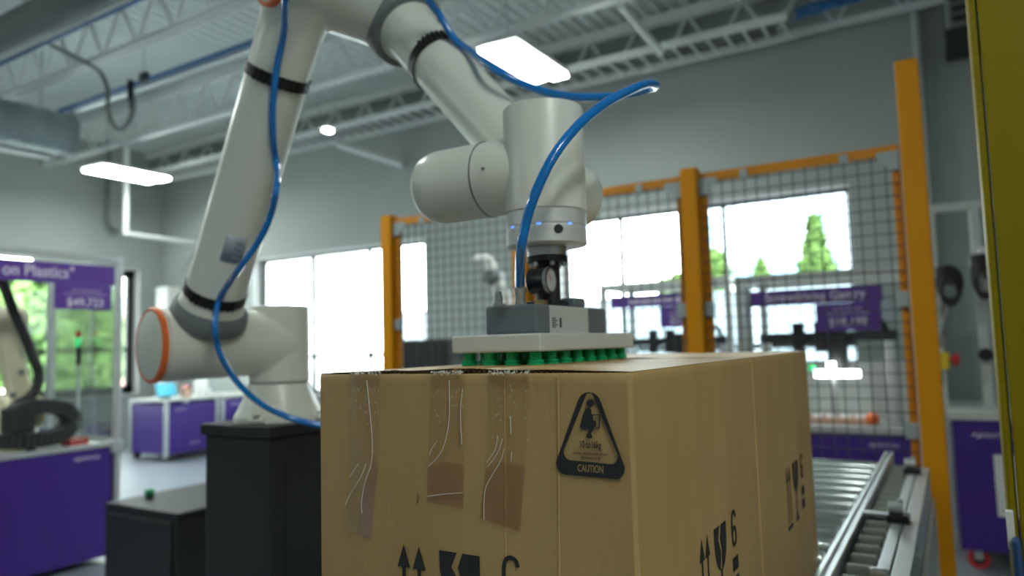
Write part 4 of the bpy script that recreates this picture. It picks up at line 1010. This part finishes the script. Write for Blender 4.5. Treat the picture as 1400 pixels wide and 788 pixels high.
tf = MB().lathe((WX, WY, WF), EZ, [(0, .060), (.001, .068), (.003, .0702), (.0285, .0702), (.030, .0690), (.033, .0690), (.0345, .0702), (.057, .0702), (.0585, .069), (.060, .068)], 64).build('tool_flange', 'flange_silver', ra, True)
vd = V((WX, WY, 0))
for k in range(8):
    a = R(k*45+18); d = V((math.cos(a), math.sin(a), 0)); MB().obox(V((WX, WY, WF+.0317))+d*.0692, d*.0008, EZ*.0012, V((-d.y, d.x, 0))*.0038).build('status_led', 'led_blue', tf)
hq = at(767, 311, Y=WY-.06); hd = (V((hq.x, hq.y, 0))-V((WX, WY, 0))).normalized()
MB().cyl(V((WX, WY, hq.z))+hd*.067, V((WX, WY, hq.z))+hd*.0716, .0078, 20).build('connector_plug', 'black_plastic', tf, True)
hq = at(695, 320, Y=WY); 
for dz in (0, .012):
    a_ = V((WX, WY, WF+.018+dz)); d = V((-.93, -.37, 0)).normalized(); MB().obox(a_+d*.0702, d*.0006, EZ*.003, V((-d.y, d.x, 0))*.004).build('rating_mark', 'robot_grey' if dz else 'paper_white', tf)
# straps that hold the hose
def strap(c, ax, r, toward, name='hose_strap'):
    ax = ax.normalized(); o = MB().lathe(c-ax*.0125, ax, [(0, r+.0005), (0, r+.003), (.025, r+.003), (.025, r+.0005)], 56, False).build(name, 'strap_black', ra, True)
    d0 = (toward-ax*toward.dot(ax)).normalized(); q = ax.cross(d0)
    for k in range(-4, 5):
        a = k*.17; d = d0*math.cos(a)+q*math.sin(a); tq = ax.cross(d)
        MB().obox(c+d*(r+.0045), d*.0025, ax*.0135, tq*.0038).build('strap_rib', 'strap_black', o, bevel=.0008)
    a = -.9; d = d0*math.cos(a)+q*math.sin(a); tq = ax.cross(d)
    return d0
def on_axis(p0, d, px, py):
    """the point of a tube axis that shows nearest to a photo pixel"""
    best = None
    for i in range(200):
        p = p0+d*(i*.005); v = p-EYE; D = v.dot(CF); x = 700+FPX*v.dot(CR)/D; y_ = 394-FPX*v.dot(CU)/D; e = (x-px)**2+(y_-py)**2
        if best is None or e < best[0]: best = (e, p)
    return best[1]
sA = on_axis(S, DL, 378, 103); sB = S+DL*max(.158, (on_axis(S, DL, 288, 412)-S).length); print('sB', (sB-S).length); sC = on_axis(E2, DF, 600, 84)
strap(sA, DL, .070, EYE-sA); strap(sB, DL, .0722, EYE-sB); strap(sC, DF, .0635, (EYE-sC)+V((.5, .2, .9)))
# rating label on the lower arm
lc = on_axis(S, DL, 327, 327); ld = (EYE-lc); ld = (ld-DL*ld.dot(DL)).normalized(); lq = DL.cross(ld)
lm = MB(); g = []
for i in range(2):
    for k in range(9):
        a = -.16+k*.085; d = ld*math.cos(a)+lq*math.sin(a); g.append(lc+DL*(-.034+.068*i)+d*.0722)
lm.add(g, [(k, k+1, 9+k+1, 9+k) for k in range(8)])
mat('label_grey', (.36, .40, .46), .35); mat('label_blue', (.26, .31, .38), .35)
lo_ = lm.build('rating_label', 'label_grey', ra, True); so = lo_.modifiers.new('thick', 'SOLIDIFY'); so.thickness = .0008; so.offset = 1
for k in range(4):
    d = ld*math.cos(.18)+lq*math.sin(.18); MB().obox(lc+DL*(-.02+.013*k)+d*.0727, d*.0006, DL*.0028, lq*.018).build('label_print', 'label_blue', lo_)

# ================================================================ VACUUM GRIPPER
gp = thing('vacuum_gripper', 'grey vacuum gripper with green suction cups resting on the box', 'gripper', (WX, WY, 1.47))
GX0, GX1, GY0, GY1 = -.671, -.512, .922, 1.283
GZ0, GZ1 = 1.4905, 1.5175
MB().box((GX0, GY0, GZ0), (GX1, GY1, GZ1)).build('cup_plate', 'gripper_white', gp, bevel=.003)
cupm = MB().lathe((0, 0, 0), EZ, [(0, .0120), (.0006, .0130), (.0030, .0130), (.0036, .0112), (.0043, .0112), (.0048, .0127), (.0074, .0127), (.0079, .0095), (.0205, .0095)], 20).mesh('suction_cup', smooth=True); cupm.materials.append(MATS['cup_green'])
for i in range(4):
    for j in range(8): inst('suction_cup', cupm, gp, (GX0+.020+i*(GX1-GX0-.040)/3, GY0+.020+j*(GY1-GY0-.040)/7, 1.4704))
# body
bxa = at(662, 456, Y=GY0+.07)
HX0, HX1, HY0, HY1, HZ = -.644, -.548, .978, 1.245, 1.5635
MB().box((HX0+.001, HY0+.046, GZ1), (HX1-.001, HY1-.078, HZ)).build('valve_body', 'gripper_body', gp, bevel=.002)
MB().box((HX0, HY0, GZ1), (HX1, HY0+.046, HZ+.001)).build('end_cap', 'gripper_dark', gp, bevel=.005)
MB().box((HX0, HY1-.078, GZ1), (HX1, HY1, HZ+.001)).build('end_cap', 'gripper_dark', gp, bevel=.006)
lab = MB()
for k in range(5): lab.box((HX1-.001, HY0+.050, GZ1+.010+k*.0035), (HX1-.0006, HY0+.050+(.02 if k % 2 else .014), GZ1+.0115+k*.0035))
lab.box((HX1-.001, HY0+.078, GZ1+.010), (HX1-.0006, HY0+.084, GZ1+.026)).build('type_print', 'ink_black', gp)
# hose fitting, small plug, gauge, flange column
fx, fy = at(711, 400, Y=1.0).x, 1.0
fit = MB().lathe((fx, fy, HZ), EZ, [(0, .0105), (.004, .0105), (.004, .0088), (.020, .0088), (.022, .0100), (.028, .0100), (.030, .0084)], 20).build('hose_fitting', 'steel', gp, True)
MB().lathe((at(681, 405, Y=1.0).x, 1.0, HZ), EZ, [(0, .012), (.006, .012), (.007, .0078), (.020, .0074), (.0205, .0066), (.025, .0062), (.026, .005)], 16).build('exhaust_plug', 'steel', gp, True)
gq = at(741, 384, Y=1.045)
MB().box((gq.x-.012, gq.y-.008, HZ), (gq.x+.006, gq.y+.008, HZ+.010)).build('gauge_block', 'brass', gp, bevel=.001)
ga = MB().lathe(gq-EX*.022, EX, [(0, .017), (.003, .021), (.033, .021), (.035, .022), (.041, .022), (.041, .0195), (.038, .019)], 36).build('pressure_gauge', 'black_plastic', gp, True)
MB().lathe(gq+EX*.0155, EX, [(0, .0188), (.001, .0188)], 32).build('dial_face', 'dial_white', ga, True)
MB().lathe(gq+EX*.0175, EX, [(0, .0190), (.0005, .0190)], 32).build('dial_glass', 'gauge_glass', ga, True)
MB().lathe(gq+EX*.012, EX, [(0, .0221), (.0065, .0223), (.007, .0195)], 36, False).build('bezel', 'steel', ga, True)
MB().bar(gq+V((.0170, 0, -.002)), gq+V((.0170, -.006, .011)), .0010, .0006).build('needle', 'red_plastic', ga)
tk = MB()
for k in range(11):
    a = R(-135+27*k+90); d = V((0, math.cos(a), math.sin(a))); tk.bar(gq+EX*.0168+d*.0145, gq+EX*.0168+d*.0172, .0007, .0004)
tk.build('dial_tick', 'ink_black', ga)
MB().lathe((WX, WY, HZ), EZ, [(0, .030), (.012, .030), (.014, .021), (.075, .021), (.078, .023)], 32).build('mount_column', 'black_satin', gp, True)
MB().box((WX-.03, WY-.04, HZ), (WX+.03, WY+.055, HZ+.010)).build('mount_base', 'black_satin', gp, bevel=.002)
MB().box((-.577, 1.115, HZ), (-.5495, 1.158, HZ+.0165)).build('connector_block', 'gripper_dark', gp, bevel=.003)
MB().lathe((WX, WY, 1.6415), EZ, [(0, .034), (.001, .0355), (.0090, .0355), (.010, .034)], 40).build('mount_flange', 'black_satin', gp, True)
MB().lathe((WX, WY, 1.6515), EZ, [(0, .033), (.001, .0345), (.0155, .0345), (.0165, .033)], 40).build('flange_ring', 'steel', gp, True)
for k in range(6):
    a = R(k*60+15); p = V((WX+.0285*math.cos(a), WY+.0285*math.sin(a), 1.6415)); MB().cyl(p-EZ*.007, p, .0045, 10).build('flange_bolt', 'steel', gp, True)

# ================================================================ BLUE AIR HOSE
HR = .0076
hp = [V((fx, fy, HZ+.024)), V((fx, fy, HZ+.034))]
for px, py, D in ((712, 345, 1.075), (719, 305, 1.065), (733, 262, 1.055), (757, 214, 1.06), (790, 172, 1.09), (828, 141, 1.13), (862, 123, 1.18), (886, 114, 1.24), (897, 117, 1.29), (886, 122, 1.33), (858, 129, 1.36), (815, 133, 1.38), (765, 130, 1.39), (715, 115, 1.40), (672, 92, 1.41)): hp.append(at(px, py, D=D))
def on_tube(c, ax, r, px, py):
    """where the ray of a pixel first meets a tube's outer surface"""
    d = (CR*((px-700)/FPX)-CU*((py-394)/FPX)+CF).normalized(); o_ = EYE-c; a_ = d-ax*d.dot(ax); b = o_-ax*o_.dot(ax)
    A_ = a_.dot(a_); B2 = 2*a_.dot(b); C2 = b.dot(b)-r*r; dd = B2*B2-4*A_*C2
    t = (-B2-math.sqrt(max(dd, 0)))/(2*A_); return EYE+d*t
for px, py in ((640, 68), (621, 53)): hp.append(on_tube(sC, DF, .0635+.012, px, py))
hp += [on_tube(E2+DF*.1, DF, .098, 601, 27)+V((0, 0, .01)), at(586, 0, D=1.50), at(565, -50, D=1.46), at(520, -110, D=1.42), at(455, -120, D=1.38), at(405, -70, D=1.37)]
for px, py in ((391, -5), (388, 45), (380, 85), (376, 112), (373, 150), (374, 190), (378, 225)): hp.append(on_tube(S, DL, .0715+.009+(.08 if py < 0 else .014 if py < 50 else 0), px, py))
hp += [at(378, 258, D=1.55), at(369, 297, D=1.58), at(352, 332, D=1.60), at(327, 368, D=1.62)]
for px, py in ((305, 400), (297, 420)): hp.append(on_tube(S, DL, .0735+.012, px, py))
hp += [at(294, 446, D=1.68), at(297, 472, D=1.70), at(308, 498, D=1.72), at(328, 527, D=1.75), at(358, 553, D=1.77), at(395, 571, D=1.79), at(432, 581, D=1.80), at(470, 589, D=1.82), at(510, 612, D=1.84), at(530, 680, D=1.86), at(535, 800, D=1.88)]
tag(MB().tube(hp, HR, 14, 8).build('air_hose', 'hose_blue', None, True, origin=hp[0]), 'glossy blue air hose looping from robot arm to the gripper', 'hose')
